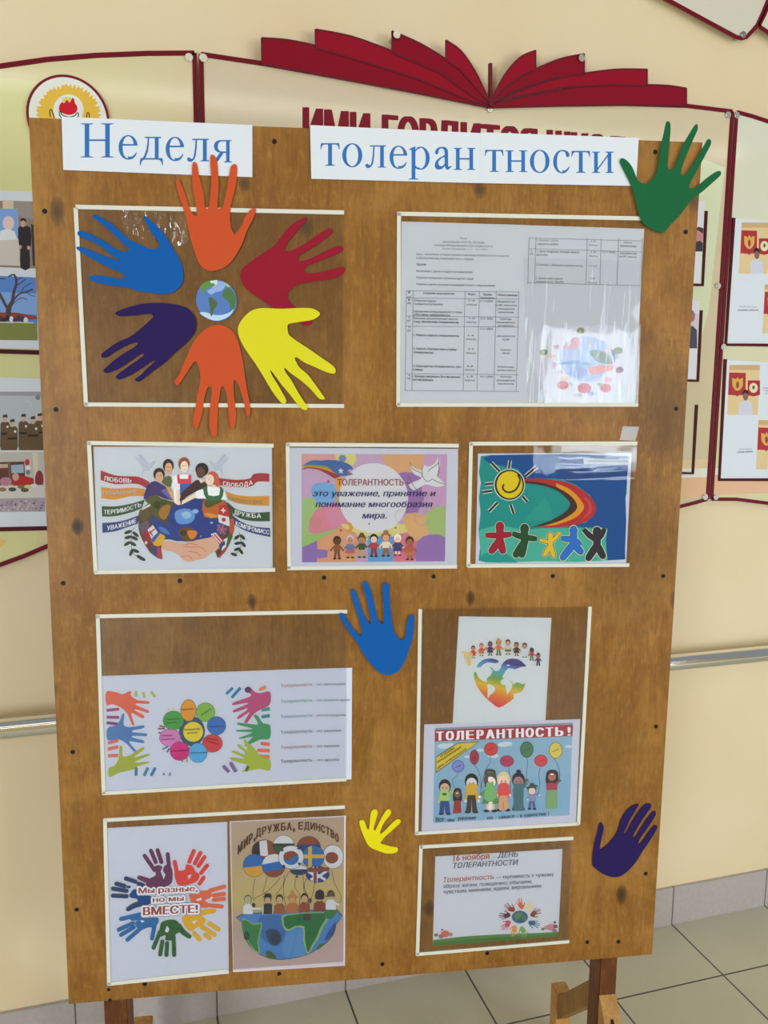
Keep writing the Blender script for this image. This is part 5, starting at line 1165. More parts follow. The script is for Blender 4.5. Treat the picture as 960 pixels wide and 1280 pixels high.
for x0, y0, x1, y1, c, w_ in ((430, 210, 490, 155, (44, 130, 170), 28), (485, 245, 565, 155, (40, 124, 170), 30), (765, 170, 820, 145, (222, 140, 100), 34), (790, 375, 858, 365, (70, 150, 140), 34), (790, 445, 858, 432, (60, 140, 146), 34), (780, 712, 858, 722, (220, 110, 94), 34), (745, 780, 858, 785, (222, 116, 96), 34), (748, 842, 858, 845, (214, 130, 90), 34), (400, 945, 450, 998, (130, 104, 150), 34), (470, 912, 520, 996, (124, 104, 160), 36)):
    a.stroke([(x0, y0), (x1, y1)], w_, c); a.ell(x0, y0, w_/2, w_/2, c)
arm([(858, 195), (760, 210), (700, 190), (660, 150), (615, 155), (610, 185), (665, 215), (665, 240), (600, 265), (490, 305), (485, 325), (520, 325), (620, 305), (630, 320), (500, 375), (490, 395), (520, 398), (630, 360), (620, 385), (540, 440), (535, 462), (560, 460), (650, 400), (640, 430), (605, 490), (615, 508), (640, 495), (700, 415), (770, 370), (858, 320)], (186, 78, 128)); a.ell(640, 175, 32, 30, (84, 54, 110))
arm([(858, 660), (770, 670), (700, 700), (620, 735), (610, 720), (680, 660), (670, 645), (570, 665), (555, 655), (670, 610), (670, 598), (540, 592), (528, 578), (670, 570), (665, 555), (540, 525), (545, 505), (640, 515), (740, 520), (700, 440), (710, 425), (740, 440), (790, 510), (858, 530)], (70, 152, 104))
arm([(858, 980), (760, 965), (690, 975), (600, 992), (575, 990), (640, 950), (620, 920), (560, 905), (470, 875), (465, 855), (490, 850), (590, 870), (590, 850), (490, 805), (480, 785), (510, 785), (600, 825), (610, 800), (540, 745), (535, 725), (560, 725), (640, 790), (600, 690), (610, 675), (680, 740), (730, 800), (780, 850), (858, 870)], (170, 182, 66)); a.stroke([(620, 988), (645, 935)], 30, (90, 120, 56))
a.build('illustration', o)
a = art(); TB = (70, 56, 60); a.crop(*R6)
a.text('Толерантная', (0, 582), (160, 572), 17, TB, .03); a.text('личность', (34, 614), (135, 608), 17, TB, .03); a.text('Сочувствие', (-30, 380), (96, 370), 15, TB, .03); a.text('Доброта', (170, 440), (268, 368), 16, TB, .02); a.text('Понимание', (250, 550), (398, 545), 16, (40, 56, 110), .02); a.text('Уважение', (212, 662), (330, 682), 16, (110, 30, 40), .02); a.text('к другим', (220, 690), (346, 724), 16, (110, 30, 40), .02); a.text('Милосердие', (62, 812), (236, 806), 15, (40, 90, 130), .02)
a.crop(*L5)
a.text('Терпимость', (695, 478), (846, 470), 15, (40, 84, 50), .02); a.text('к другим', (690, 512), (802, 502), 15, (40, 84, 50), .02); a.text('Сотруд-', (655, 640), (768, 634), 16, (90, 40, 90), .02); a.text('ничество', (655, 678), (790, 670), 16, (90, 40, 90), .02); a.text('Сострадание', (755, 794), (920, 784), 15, (110, 20, 80), .02)
a.build('lettering', o)
a = art().crop(*L5)
a.text('А', (668, 1028), (690, 1028), 26, (90, 90, 120), .03); a.text('Д', (728, 1028), (752, 1028), 26, (90, 90, 120), .03)
a.build('lettering', o)
o, art = sheet('printed_lines', 'white sheet with six short lines in alternating ink colours', 'print', [(650, 312), (907, 305), (905, 677), (655, 690)], D0, d=0.0008, color=(201, 205, 238), group='prints on the board')
for y, c, st, x1 in ((246, (164, 84, 96), '– это милосердие', 785), (414, (84, 132, 116), '– это доброта души', 828), (576, (96, 128, 164), '– это сострадание', 790), (742, (70, 78, 100), '– это уважение', 738), (904, (156, 96, 104), '– это терпение', 720), (1052, (60, 64, 78), '– это дружба', 715)):
    a = art().crop(340, 830, 8.533)
    a.text('Толерантность', (92, y), (430, y-16), 34, c, .012); a.text(st, (445, y-18), (x1, y-24), 26, (92, 94, 106), .015)
    a.build('text_line', o)

# ---- rainbow heart
E0 = (560, 765, 6.857)
o, art = sheet('printed_heart', 'white sheet with a rainbow world heart under nine small children', 'print', [(92, 36), (886, 48), (832, 960), (38, 960)], E0, d=0.0006, color=(213, 216, 245), group='prints on the board')
a = art()
heart_m = NT('rainbow_ink'); sp_ = heart_m.n('ShaderNodeSeparateXYZ'); heart_m.l(heart_m.co, sp_.inputs[0])
pu = a.P((300, 430)); pd = a.P((430, 815)); pr_ = a.P((640, 430))
hf = heart_m.math('DIVIDE', heart_m.math('SUBTRACT', heart_m.math('ADD', sp_.outputs[2], heart_m.math('MULTIPLY', sp_.outputs[0], 0.28)), pd[1]), pu[1]-pd[1])
heart_m.l(heart_m.ramp(hf, [(0.0, alb((214, 60, 84))), (0.22, alb((226, 124, 50))), (0.42, alb((226, 182, 54))), (0.6, alb((112, 166, 74))), (0.78, alb((92, 170, 180))), (0.9, alb((86, 130, 190))), (1.05, alb((70, 62, 130)))]), heart_m.b.inputs['Base Color']); heart_m.b.inputs['Roughness'].default_value = .5
H = heart_m.m
a.poly([(245, 462), (270, 430), (310, 405), (370, 397), (420, 410), (435, 428), (400, 438), (340, 430), (300, 450), (280, 472), (255, 475)], H, 2)
a.poly([(455, 460), (470, 435), (500, 410), (550, 397), (610, 408), (650, 440), (668, 464), (620, 470), (575, 490), (520, 480), (490, 510), (465, 560), (490, 570), (540, 590), (560, 620), (590, 600), (640, 620), (660, 605), (645, 660), (610, 690), (560, 700), (560, 740), (500, 785), (437, 818), (380, 785), (310, 720), (250, 640), (225, 570), (222, 520), (240, 515), (260, 560), (300, 590), (335, 600), (330, 570), (360, 545), (380, 500), (350, 470), (380, 480), (400, 505), (430, 500), (450, 480)], H, 2)
WP_ = (214, 219, 230)
a.poly([(335, 618), (375, 625), (405, 655), (385, 690), (360, 710), (340, 740), (338, 700), (340, 660)], WP_, 2)
a.poly([(450, 590), (480, 570), (520, 580), (550, 615), (545, 650), (520, 690), (505, 700), (495, 660), (490, 625), (460, 620)], WP_, 2)
a.ell(335, 500, 20, 16, WP_); a.ell(515, 455, 14, 6, WP_)
ks = [((215, 395), 110, (210, 150, 110), (46, 36, 40), (206, 70, 50), (206, 70, 50), None), ((285, 375), 110, (214, 160, 130), (196, 50, 80), (204, 70, 60), (90, 140, 90), None), ((360, 370), 122, (140, 90, 60), (92, 60, 70), (86, 50, 100), (76, 44, 90), None), ((432, 368), 136, (206, 150, 100), (120, 80, 50), (214, 120, 60), (90, 130, 60), (206, 152, 80)), ((512, 362), 130, (216, 170, 140), (70, 50, 40), (214, 200, 190), (84, 120, 80), None), ((585, 372), 118, (190, 130, 90), (60, 40, 36), (92, 60, 44), (80, 50, 40), None), ((655, 385), 124, (206, 150, 120), (80, 46, 40), (214, 216, 226), (206, 210, 224), None), ((715, 412), 110, (96, 60, 44), (48, 34, 34), (190, 80, 60), (120, 140, 70), None), ((770, 455), 104, (150, 100, 70), (60, 40, 60), (84, 50, 90), (70, 44, 80), (60, 44, 70))]
for k, (p, h_, sk_, hr_, tp, bt, ht) in enumerate(ks): kid(a, p[0], p[1], h_, sk_, hr_, tp, bt, ht, dress=k in (0, 1, 2, 4, 5))
a.stroke([(125, 335), (180, 455)], 16, (206, 170, 70)); a.stroke([(180, 455), (205, 345)], 14, (206, 170, 70)); a.stroke([(125, 338), (160, 350), (195, 342)], 10, (206, 170, 70))
for i in range(4): a.stroke([(145+i*14, 350), (160+i*8, 420)], 3, (190, 180, 150))
a.stroke([(285, 335), (330, 300)], 10, (190, 90, 50)); a.ell(275, 340, 16, 12, (200, 110, 50))
a.build('illustration', o)

# ---- children with balloons
F1 = (520, 895, 8.727); F2 = (620, 895, 8.727)
o, art = sheet('printed_drawing', 'drawing of eight children with balloons under the red word ТОЛЕРАНТНОСТЬ', 'print', [(88, 88), (1790, 30), (1742, 1180), (58, 1262)], F1, d=0.0010, color=(207, 206, 223), group='prints on the board')
a = art().crop(*F1)
a.poly([(205, 128), (1706, 68), (1672, 1080), (185, 1165)], (150, 184, 204)); a.poly([(200, 700), (1690, 640), (1674, 1020), (188, 1090)], (142, 182, 206))
a.poly([(205, 152), (1710, 92), (1704, 216), (203, 276)], (176, 62, 68))
a.poly([(205, 128), (1706, 68), (1709, 92), (205, 152)], (150, 156, 172))
CLD = (204, 214, 224)
for x, y, s_ in ((300, 325, 70), (370, 310, 40), (990, 300, 60), (950, 310, 60), (840, 430, 60), (560, 440, 40), (1660, 330, 40), (700, 370, 40)): a.ell(x, y, s_, s_*.42, CLD)
a.poly([(215, 440), (450, 290), (692, 274), (215, 618)], (60, 62, 60)); a.poly([(220, 446), (452, 297), (676, 281), (220, 604)], (222, 196, 72))
def bal(x, y, rx, ry, c, rim, st, rot=0):
    a.stroke(st, 5, (74, 90, 110), 4); a.ell(x, y, rx+5, ry+5, rim, rot); a.ell(x, y, rx-3, ry-3, c, rot)
    a.stroke([(x-rx*.5, y+ry*.2), (x+rx*.5, y-ry*.2)], 9, rim)
bal(457, 545, 64, 62, (140, 150, 204), (90, 100, 160), [(457, 610), (440, 650), (400, 690), (405, 740), (420, 790)])
bal(634, 446, 46, 76, (176, 56, 80), (120, 40, 80), [(630, 525), (680, 600), (705, 700), (705, 830)])
bal(816, 357, 70, 68, (214, 74, 68), (150, 60, 80), [(806, 425), (806, 500), (760, 580), (720, 720), (700, 850)])
a.crop(*F2)
bal(117, 488, 72, 58, (188, 62, 96), (130, 70, 120), [(130, 550), (150, 650), (155, 780), (165, 870)])
bal(333, 362, 68, 84, (84, 130, 100), (56, 96, 76), [(333, 450), (345, 520), (330, 580), (333, 660)])
bal(488, 483, 68, 60, (214, 74, 74), (160, 60, 80), [(478, 560), (462, 640), (475, 720), (460, 850)])
bal(648, 370, 68, 86, (222, 200, 96), (150, 130, 70), [(632, 460), (680, 550), (690, 620), (690, 690)])
a.crop(*F1)
kid(a, 312, 1070, 385, (214, 180, 160), (50, 44, 48), (176, 200, 130), (58, 84, 142), arms=[(-.16, -.36), (.24, -.72)], w=1.15); a.poly([(265, 800), (350, 800), (355, 920), (255, 920)], (178, 204, 128)); a.stroke([(285, 850), (330, 845)], 26, (80, 110, 80)); a.poly([(262, 920), (358, 920), (372, 1060), (318, 1060), (308, 960), (300, 1060), (250, 1060)], (62, 86, 146))
a.poly([(400, 900), (410, 800), (450, 780), (490, 800), (500, 910), (480, 930), (420, 930)], (52, 44, 48), 2); a.ell(450, 848, 32, 40, (146, 96, 74)); a.poly([(415, 920), (485, 915), (492, 1052), (398, 1058)], (166, 62, 62)); a.ell(445, 836, 14, 8, (226, 220, 216))
kid(a, 603, 1050, 430, (220, 214, 214), (38, 36, 40), (214, 176, 62), (74, 62, 58), arms=[(-.15, -.3), (.18, -.3)]); a.poly([(560, 855), (645, 850), (662, 1045), (612, 1045), (602, 900), (595, 1048), (540, 1050)], (76, 64, 60)); a.poly([(535, 800), (545, 745), (600, 728), (660, 740), (675, 780), (645, 790), (645, 855), (560, 858), (562, 800)], (214, 178, 70))
a.stroke([(770, 700), (760, 600), (800, 588), (850, 600), (850, 660)], 30, (84, 74, 66), 2); kid(a, 808, 1038, 430, (222, 200, 188), (86, 74, 66), (126, 150, 110), (100, 150, 92), dress=True); a.stroke([(768, 640), (762, 770)], 34, (86, 74, 66)); a.poly([(768, 720), (840, 715), (875, 880), (830, 915), (770, 920), (735, 890)], (110, 160, 100)); a.stroke([(800, 930), (795, 1020)], 22, (222, 200, 188)); a.stroke([(820, 925), (815, 1015)], 22, (222, 200, 188))
a.crop(*F2)
kid(a, 78, 1028, 430, (216, 180, 160), (196, 180, 140), (196, 78, 74), (186, 140, 104), arms=[(-.13, -.4), (.16, -.4)]); a.poly([(25, 740), (50, 720), (110, 718), (140, 750), (150, 840), (120, 860), (40, 862), (15, 850)], (196, 76, 76)); a.poly([(40, 862), (120, 860), (112, 1020), (84, 1020), (80, 920), (70, 1022), (30, 1022)], (188, 142, 108))
a.stroke([(230, 740), (300, 740), (340, 680)], 34, (70, 100, 106)); kid(a, 240, 1018, 410, (150, 110, 110), (50, 48, 60), (72, 104, 108), (66, 96, 102), arms=[(-.12, -.5), (.24, -.74)]); a.ell(242, 600, 26, 20, (46, 46, 56)); a.poly([(190, 730), (280, 725), (300, 1025), (188, 1028)], (72, 102, 108))
kid(a, 388, 1012, 270, (216, 184, 170), (70, 80, 76), (120, 130, 160), (84, 90, 140), arms=[(-.16, -.4), (.3, -.58)], hat=(72, 80, 76)); a.poly([(325, 772), (440, 745), (450, 760), (330, 785)], (66, 76, 70))
a.poly([(540, 720), (545, 620), (580, 585), (640, 585), (672, 620), (668, 740), (600, 750)], (66, 50, 52), 2); a.ell(605, 655, 42, 44, (150, 104, 92)); a.poly([(545, 730), (600, 715), (665, 730), (660, 800), (548, 800)], (150, 66, 76)); a.poly([(552, 800), (658, 798), (664, 1000), (540, 1004)], (116, 146, 100)); a.stroke([(655, 730), (700, 690)], 24, (126, 84, 84)); a.ell(605, 628, 18, 7, (226, 222, 220))
a.build('illustration', o)
a = art().crop(*F1)
WT = (216, 204, 212)
for k, (ch, x0, x1) in enumerate((('Т', 215, 300), ('О', 320, 410), ('Л', 425, 520), ('Е', 540, 630), ('Р', 655, 735), ('А', 755, 855), ('Н', 872, 965), ('Т', 978, 1062), ('Н', 1082, 1172), ('О', 1188, 1280), ('С', 1296, 1390), ('Т', 1404, 1492), ('Ь', 1510, 1602), ('!', 1645, 1680))):
    def yb_(x): return 266-.0395*(x-205)
    a.text(ch, (x0, yb_(x0)-4), (x1, yb_(x1)-4), 98, WT, .07)
a.build('lettering', o)
a = art().crop(*F1)
a.text('16 ноября', (262, 446), (415, 352), 28, (110, 96, 46), .02); a.text('международный', (228, 506), (485, 342), 26, (110, 96, 46), .02); a.text('день толерантности', (228, 572), (540, 362), 26, (110, 96, 46), .02)
a.build('lettering', o)
a = art().crop(*F1)
a.text('Все', (210, 1146), (300, 1140), 50, (60, 76, 96), .02); a.text('мы', (340, 1142), (412, 1138), 34, (60, 76, 96), .02); a.text('разные', (455, 1124), (650, 1116), 34, (60, 66, 76), .03); a.text('но', (770, 1118), (835, 1114), 34, (60, 76, 96), .02)
a.crop(*F2); a.text('смысл – в единстве !', (25, 1112), (570, 1072), 36, (60, 76, 96), .02);
a.build('lettering', o)
a = art().crop(*F2); a.text('16.11.24', (735, 1160), (785, 1157), 7, (120, 120, 130))
a.build('lettering', o)

# ---- eight painted palms in a ring
G0 = (110, 1000, 5.0526)
o, art = sheet('printed_palms', 'white sheet with eight coloured palm prints around a motto', 'print', [(116, 176), (880, 136), (890, 1094), (128, 1172)], G0, d=0.0006, color=(205, 207, 242), group='prints on the board')
a = art()
PW = (206, 212, 224)
def palm(base, palm_r, c, fingers, thumb):
    a.stroke(thumb, [38, 34, 28], c, 3); a.ell(thumb[-1][0], thumb[-1][1], 14, 14, c)
    for p, q in fingers:
        a.stroke([p, q], 26, c); a.ell(p[0], p[1], 13, 13, c, n=12); a.ell(q[0], q[1], 13, 13, c, n=12)
    a.poly(base, c, 3)
PU = (110, 48, 92); RE = (214, 72, 66); ORG = (216, 112, 78); YE = (228, 172, 48); GR = (52, 102, 54); BLU = (32, 112, 170); NVY = (36, 66, 112)
palm([(380, 500), (430, 470), (410, 430), (440, 410), (470, 420), (460, 450), (480, 470), (475, 430), (500, 405), (530, 430), (535, 490), (520, 530), (440, 560), (370, 540)], 0, PU, [((358, 350), (420, 440)), ((398, 318), (428, 390)), ((440, 315), (464, 390)), ((504, 340), (514, 440))], [(440, 530), (370, 505), (325, 488)]); a.poly([(460, 450), (470, 440), (490, 470), (478, 500)], PW)
palm([(550, 450), (610, 440), (620, 405), (660, 415), (680, 450), (705, 470), (690, 510), (640, 530), (580, 540), (552, 500)], 0, RE, [((548, 388), (565, 470)), ((668, 320), (640, 388)), ((710, 332), (675, 398)), ((736, 358), (698, 415)), ((752, 412), (715, 458)), ((730, 488), (705, 525))], [(600, 500), (580, 470), (560, 450)]); a.poly([(628, 478), (655, 465), (640, 500)], PW)
palm([(638, 590), (690, 575), (770, 570), (778, 610), (740, 630), (760, 655), (720, 670), (660, 650)], 0, ORG, [((770, 570), (860, 545)), ((795, 600), (860, 590)), ((795, 628), (860, 622)), ((740, 660), (845, 670))], [(680, 640), (720, 660), (750, 664)]); a.poly([(680, 625), (715, 612), (720, 628), (690, 636)], PW)
palm([(595, 740), (640, 720), (710, 730), (745, 760), (720, 790), (690, 800), (650, 825), (610, 790)], 0, YE, [((765, 778), (825, 815)), ((720, 800), (800, 850)), ((740, 850), (770, 870)), ((670, 840), (706, 878))], [(690, 720), (740, 705), (795, 698)]); a.poly([(655, 765), (690, 755), (670, 780)], PW)
palm([(455, 800), (470, 765), (540, 752), (580, 780), (590, 820), (545, 850), (540, 880), (490, 880), (490, 850), (450, 860)], 0, GR, [((455, 830), (415, 930)), ((470, 890), (456, 972)), ((500, 900), (496, 975)), ((540, 850), (545, 975))], [(570, 790), (600, 830), (640, 858)]); a.poly([(500, 790), (515, 810), (505, 835), (485, 825)], PW)
palm([(300, 770), (340, 745), (440, 740), (440, 780), (410, 800), (380, 800), (330, 820), (310, 800)], 0, BLU, [((350, 715), (210, 748)), ((285, 775), (195, 815)), ((290, 800), (210, 848)), ((330, 810), (250, 878)), ((420, 790), (405, 870))], [(360, 730), (300, 740), (280, 745)]); a.poly([(330, 752), (360, 760), (340, 772)], PW)
palm([(262, 600), (290, 560), (330, 570), (390, 590), (395, 650), (330, 655), (310, 620), (280, 615)], 0, NVY, [((240, 492), (300, 512)), ((180, 525), (232, 540)), ((158, 556), (245, 570)), ((158, 600), (245, 604)), ((320, 525), (350, 535))], [(370, 645), (300, 660), (255, 685)]); a.ell(258, 545, 14, 8, NVY)
a.build('illustration', o)
a = art()
HL = (204, 204, 212); BR = (136, 68, 62)
for st, p0, p1, h in (('Мы разные,', (320, 585), (692, 570), 36), ('но мы', (410, 640), (606, 630), 34), ('ВМЕСТЕ!', (348, 722), (696, 704), 52)):
    a.fat(st, (p0[0]+3, p0[1]+4), (p1[0]+3, p1[1]+4), h, (150, 150, 160), 13, 0, n=10); a.fat(st, p0, p1, h, HL, 11, 0, n=10); a.text(st, p0, p1, h, BR, .05)
a.build('lettering', o)

# ---- peace, friendship, unity
H1 = (285, 1015, 6.4); H2 = (285, 1105, 6.4)
o, art = sheet('printed_drawing', 'brown toned drawing of flag balloons over half a globe', 'print', [(12, 72), (942, 26), (935, 1228), (40, 1278)], H1, d=0.0006, color=(216, 206, 217), group='prints on the board')
a = art().crop(*H1)
pap = NT('watercolour_paper'); spx = pap.n('ShaderNodeSeparateXYZ'); pap.l(pap.co, spx.inputs[0])
pz0 = a.P((480, 1230))[1]; pz1 = a.P((480, 60))[1]
pf = pap.math('ADD', pap.math('DIVIDE', pap.math('SUBTRACT', spx.outputs[2], pz0), pz1-pz0), pap.math('MULTIPLY', pap.math('SUBTRACT', pap.noise(14), .5), .22))
pap.l(pap.ramp(pf, [(0.08, alb((186, 162, 158))), (0.3, alb((178, 158, 140))), (0.48, alb((190, 172, 112))), (0.7, alb((186, 164, 128))), (0.95, alb((182, 160, 140)))]), pap.b.inputs['Base Color']); pap.b.inputs['Roughness'].default_value = .6
a.poly([(24, 80), (930, 38), (922, 1196), (44, 1256)], pap.m)
OL = (60, 50, 54)
def fb(x, y, rx, ry, parts):
    a.ell(x, y, rx+3, ry+3, OL); a.ell(x, y, rx, ry, parts[0])
    for f in parts[1:]: f()
def clipell(x, y, rx, ry, test, c, n=48):
    pts = [(x+rx*math.cos(2*math.pi*i/n), y+ry*math.sin(2*math.pi*i/n)) for i in range(n)]
    a.poly([p for p in pts if test(p)], c)
def bandell(x, y, rx, ry, y0, y1, c, sl=0.0, n=60):
    pts = []
    for i in range(n):
        p = (x+rx*math.cos(2*math.pi*i/n), y+ry*math.sin(2*math.pi*i/n)); q = p[1]+sl*(p[0]-x)
        pts.append((p[0], min(max(q, y+y0), y+y1)-sl*(p[0]-x)))
    a.poly(pts, c)
WHT = (206, 206, 210); BRN = (138, 76, 60); DBL = (44, 66, 122); MBL = (44, 110, 176)
for q in ([(215, 530), (200, 620), (200, 690), (215, 700)], [(315, 510), (285, 620), (275, 640)], [(415, 525), (330, 620), (210, 690)], [(450, 500), (440, 580), (380, 660)], [(490, 470), (450, 560), (445, 650), (470, 800)], [(545, 525), (535, 600), (575, 670), (560, 800)], [(600, 500), (605, 600), (610, 640)], [(625, 530), (610, 600), (640, 680)], [(695, 560), (680, 640), (660, 700)], [(830, 465), (850, 560), (900, 660), (900, 710), (885, 720)]): a.stroke(q, 4, OL, 4)
fb(645, 285, 95, 92, [BRN]); bandell(645, 285, 95, 92, -25, 92, DBL)
fb(290, 310, 98, 90, [BRN]); a.poly([(192, 310), (205, 260), (250, 230), (258, 340), (220, 380), (195, 340)], (48, 44, 46)); a.poly([(250, 230), (310, 222), (322, 352), (258, 345)], WHT)
fb(445, 265, 84, 80, [(60, 90, 62)]); bandell(445, 265, 84, 80, -80, -16, WHT); bandell(445, 265, 84, 80, -14, 6, (52, 60, 58))
fb(210, 425, 88, 90, [(206, 158, 70)]); bandell(210, 425, 88, 90, -90, 8, MBL, .12)
fb(365, 425, 92, 92, [BRN]); bandell(365, 425, 92, 92, -92, -10, WHT, .2); bandell(365, 425, 92, 92, -25, 40, MBL, .2)
fb(840, 355, 82, 94, [WHT]); a.ell(830, 363, 52, 46, BRN)
fb(682, 355, 88, 90, [MBL]); a.poly([(640, 278), (670, 268), (672, 440), (642, 436)], (206, 170, 62)); a.poly([(594, 338), (770, 336), (770, 366), (594, 368)], (206, 170, 62))
fb(565, 460, 68, 40, [(52, 66, 92)]); bandell(565, 460, 68, 40, -40, -5, WHT); a.poly([(535, 520), (550, 500), (568, 522)], (60, 60, 90))
fb(505, 358, 100, 92, [WHT]); a.ell(505, 365, 62, 56, MBL); a.poly([(445, 365), (450, 330), (490, 310), (530, 312), (565, 345), (530, 352), (505, 375), (470, 382)], BRN, 2)
for x, y in ((432, 300), (565, 288), (445, 430), (570, 410)): a.poly([(x-14, y), (x, y-14), (x+16, y), (x, y+14)], (56, 62, 90))
fb(716, 495, 92, 64, [(54, 66, 130)])
for q in ([(640, 470), (715, 520)], [(800, 460), (716, 520)], [(660, 540), (716, 500)], [(780, 540), (716, 500)]): a.stroke(q, 20, WHT)
a.stroke([(697, 432), (697, 560)], 40, WHT); a.stroke([(697, 432), (697, 565)], 26, BRN); a.stroke([(632, 462), (808, 455)], 30, BRN)
# half globe and people
a.crop(*H2)
a.poly([(112, 236), (868, 200), (866, 320), (838, 410), (760, 490), (640, 560), (500, 595), (380, 600), (260, 565), (170, 490), (125, 400), (110, 300)], OL, 2)
a.poly([(116, 240), (864, 204), (862, 320), (832, 408), (756, 486), (638, 556), (500, 591), (380, 595), (262, 560), (174, 486), (129, 398), (115, 300)], (78, 132, 186), 2)
a.poly([(240, 280), (300, 250), (430, 250), (460, 360), (440, 460), (340, 480), (250, 400)], (62, 112, 168), 2); a.poly([(300, 380), (360, 350), (430, 400), (410, 480), (340, 480)], (52, 76, 108), 2); a.ell(380, 430, 40, 44, (52, 64, 84))
a.poly([(460, 400), (600, 350), (600, 460), (640, 550), (520, 585), (440, 560)], (92, 142, 188), 2)
a.poly([(114, 270), (160, 285), (200, 315), (270, 305), (262, 380), (245, 470), (260, 555), (200, 520), (150, 440), (122, 360)], (130, 170, 110), 2); a.poly([(116, 285), (160, 295), (205, 325), (262, 315), (250, 380), (235, 470), (245, 540), (200, 505), (152, 430), (124, 360)], (56, 128, 78), 2); a.ell(150, 410, 24, 36, (50, 80, 60))
a.poly([(430, 280), (460, 240), (780, 220), (800, 280), (760, 340), (730, 420), (690, 480), (640, 560), (615, 500), (600, 440), (600, 350), (540, 345), (480, 375), (440, 340)], (140, 176, 116), 2); a.poly([(446, 285), (475, 246), (765, 228), (776, 285), (740, 340), (712, 415), (672, 480), (640, 545), (625, 490), (615, 430), (610, 335), (540, 330), (485, 358), (452, 330)], (38, 112, 68), 2); a.ell(630, 262, 34, 30, (70, 66, 62))
a.poly([(765, 225), (800, 205), (864, 200), (860, 240), (820, 275), (775, 265)], (56, 122, 74), 2); a.poly([(305, 530), (350, 540), (390, 585), (350, 596), (310, 580)], (70, 100, 60), 2); a.poly([(705, 520), (730, 480), (770, 470), (740, 510)], (70, 110, 70), 2)
a.poly([(840, 320), (862, 300), (840, 400), (770, 450), (800, 380)], (50, 84, 150), 2)
def bust(x, y, w_, top, skin, hair, hat=None):
    a.poly([(x-w_, y), (x-w_*.95, y-60), (x-w_*.4, y-84), (x+w_*.4, y-84), (x+w_*.95, y-60), (x+w_, y)], top, 0)
    a.ell(x, y-118, 30, 36, hair); a.ell(x, y-108, 24, 28, skin)
    if hat: a.poly(hat, OL if len(hat) < 2 else hat_c, 0)
SKN = (190, 160, 130)
hat_c = (52, 48, 50)
bust(160, 236, 40, (206, 206, 206), (186, 170, 140), (112, 100, 80)); a.ell(160, 120, 26, 28, (176, 168, 140))
bust(318, 236, 42, (206, 206, 206), SKN, (70, 60, 50), [(272, 100), (290, 92), (296, 72), (340, 70), (346, 88), (356, 96), (330, 104)]); a.poly([(284, 236), (286, 160), (300, 150), (340, 150), (354, 160), (354, 236)], (56, 54, 52))
bust(412, 232, 44, (150, 92, 62), SKN, (64, 50, 44)); hat_c = (180, 130, 80)
bust(514, 226, 48, (176, 112, 66), (196, 150, 110), (120, 84, 56), [(456, 105), (495, 88), (505, 50), (525, 50), (536, 86), (562, 98), (560, 106)])
bust(612, 222, 44, (146, 80, 56), SKN, (62, 46, 42)); a.ell(655, 130, 16, 20, (90, 74, 60))
bust(732, 214, 48, (134, 66, 58), (190, 160, 140), (40, 40, 46)); a.poly([(698, 110), (700, 60), (735, 40), (766, 62), (768, 112), (735, 120)], (38, 40, 46), 2)
hat_c = (92, 82, 66)
bust(822, 200, 42, (206, 206, 206), SKN, (80, 64, 50), [(772, 100), (820, 60), (862, 92)]); a.stroke([(850, 150), (890, 160)], 18, (206, 206, 206))
a.stroke([(190, 190), (235, 190), (270, 190)], 16, (206, 206, 206)); a.ell(205, 165, 14, 18, (70, 62, 56))
a.build('illustration', o)
a = art().crop(*H1); TXB = (86, 54, 40)
for st, pp, h in (('МИР,', [(78, 338), (150, 268), (225, 212)], 72), ('ДРУЖБА,', [(222, 198), (380, 152), (540, 142)], 62), ('ЕДИНСТВО', [(562, 136), (740, 152), (890, 248)], 58)):
    for ch, (t0, t1) in zip(st, spans(st)):
        def pt(t):
            u_ = 1-t; return tuple(u_*u_*pp[0][q]+2*u_*t*(2*pp[1][q]-.5*pp[0][q]-.5*pp[2][q])+t*t*pp[2][q] for q in (0, 1))
        p, q = pt(t0), pt(t1)
        a.text(ch, p, q, h if ch != ',' else h*.4, TXB, .03, cap=.728 if ch != ',' else .2)
a.build('lettering', o)

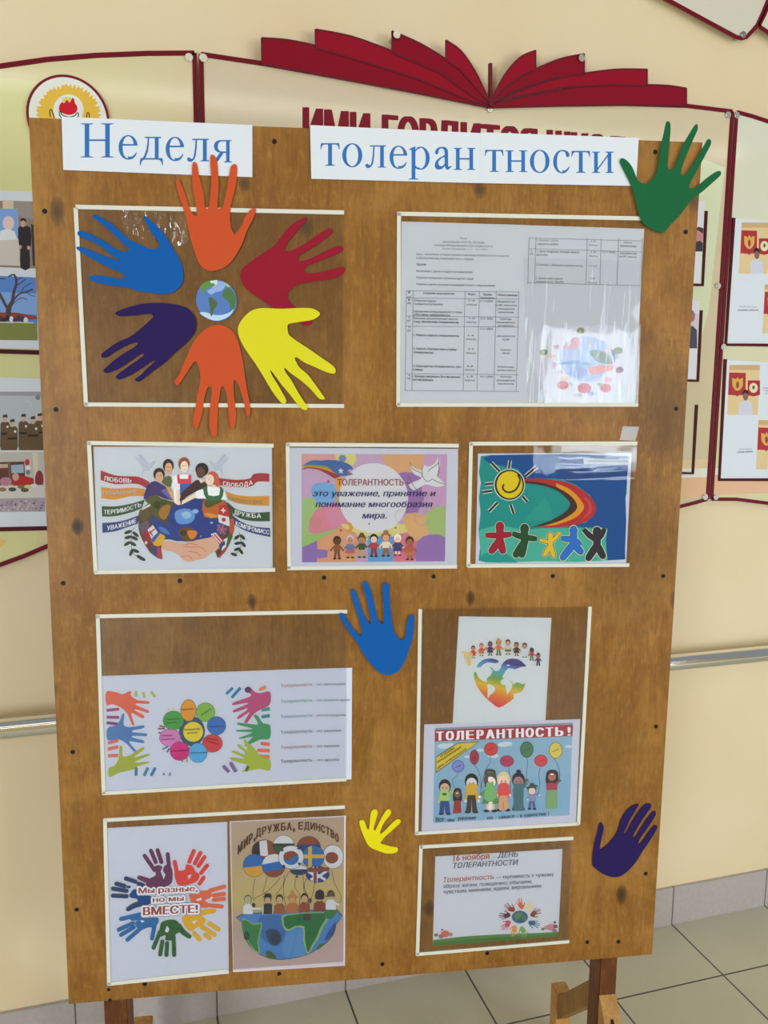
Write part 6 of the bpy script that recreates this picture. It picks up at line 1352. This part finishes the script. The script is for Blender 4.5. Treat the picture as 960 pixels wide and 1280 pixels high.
# ---- 16 November sheet
I0 = (520, 1045, 4.8)
o, art = sheet('printed_notice', 'white sheet headed 16 ноября with globe in a ring of hands', 'print', [(115, 121), (878, 76), (853, 600), (100, 658)], I0, d=0.0006, color=(209, 210, 244), group='prints on the board')
a = art()
a.poly([(102, 622), (300, 600), (500, 588), (740, 580), (854, 572), (853, 600), (100, 658)], (92, 140, 76))
a.poly([(102, 636), (480, 606), (853, 586), (853, 600), (100, 658)], (80, 128, 66))
for k, (an, c, x, y) in enumerate(((90, (214, 110, 66), 632, 438), (130, (162, 62, 56), 588, 452), (165, (98, 48, 82), 566, 478), (205, (196, 82, 92), 568, 514), (238, (222, 150, 70), 598, 536), (272, (130, 172, 84), 636, 540), (325, (50, 110, 140), 676, 510), (12, (140, 66, 52), 684, 472), (50, (222, 206, 160), 664, 446))):
    hand(a, x, y, 64, an, c)
a.ell(622, 484, 52, 42, (200, 206, 214)); a.ell(622, 484, 48, 38, (70, 104, 122)); a.poly([(590, 470), (620, 455), (640, 468), (625, 490), (600, 500)], (96, 138, 110), 2); a.ell(650, 490, 14, 16, (92, 130, 110))
for x, y, s_, c in ((175, 585, 26, (206, 116, 96)), (150, 600, 16, (160, 120, 110)), (120, 592, 12, (130, 110, 96)), (206, 588, 14, (180, 140, 120)), (155, 560, 6, (80, 70, 80)), (810, 545, 26, (206, 140, 140)), (782, 548, 16, (176, 150, 150)), (836, 540, 14, (120, 100, 110)), (832, 516, 8, (80, 80, 100)), (760, 556, 10, (110, 120, 90)), (830, 566, 14, (150, 130, 130))): a.ell(x, y, s_, s_*.8, c)
a.build('illustration', o)
a = art(); TN = (74, 78, 100)
a.text('16 ноября', (224, 148), (440, 134), 34, (166, 70, 60), .018); a.text('– ', (456, 132), (480, 130), 6, TN, .03, cap=.3); a.text('ДЕНЬ', (488, 127), (611, 122), 30, TN, .016, .2); a.text('ТОЛЕРАНТНОСТИ', (222, 192), (612, 170), 32, TN, .016, .2)
a.text('Толерантность', (164, 276), (465, 256), 30, (176, 92, 70), .008, .2); a.text('— терпимость к чужому', (480, 256), (826, 238), 22, TN, .006); a.text('образу жизни, поведению, обычаям,', (164, 310), (696, 280), 22, TN, .006); a.text('чувствам, мнениям, идеям, верованиям.', (164, 344), (756, 306), 22, TN, .006)
a.build('lettering', o)
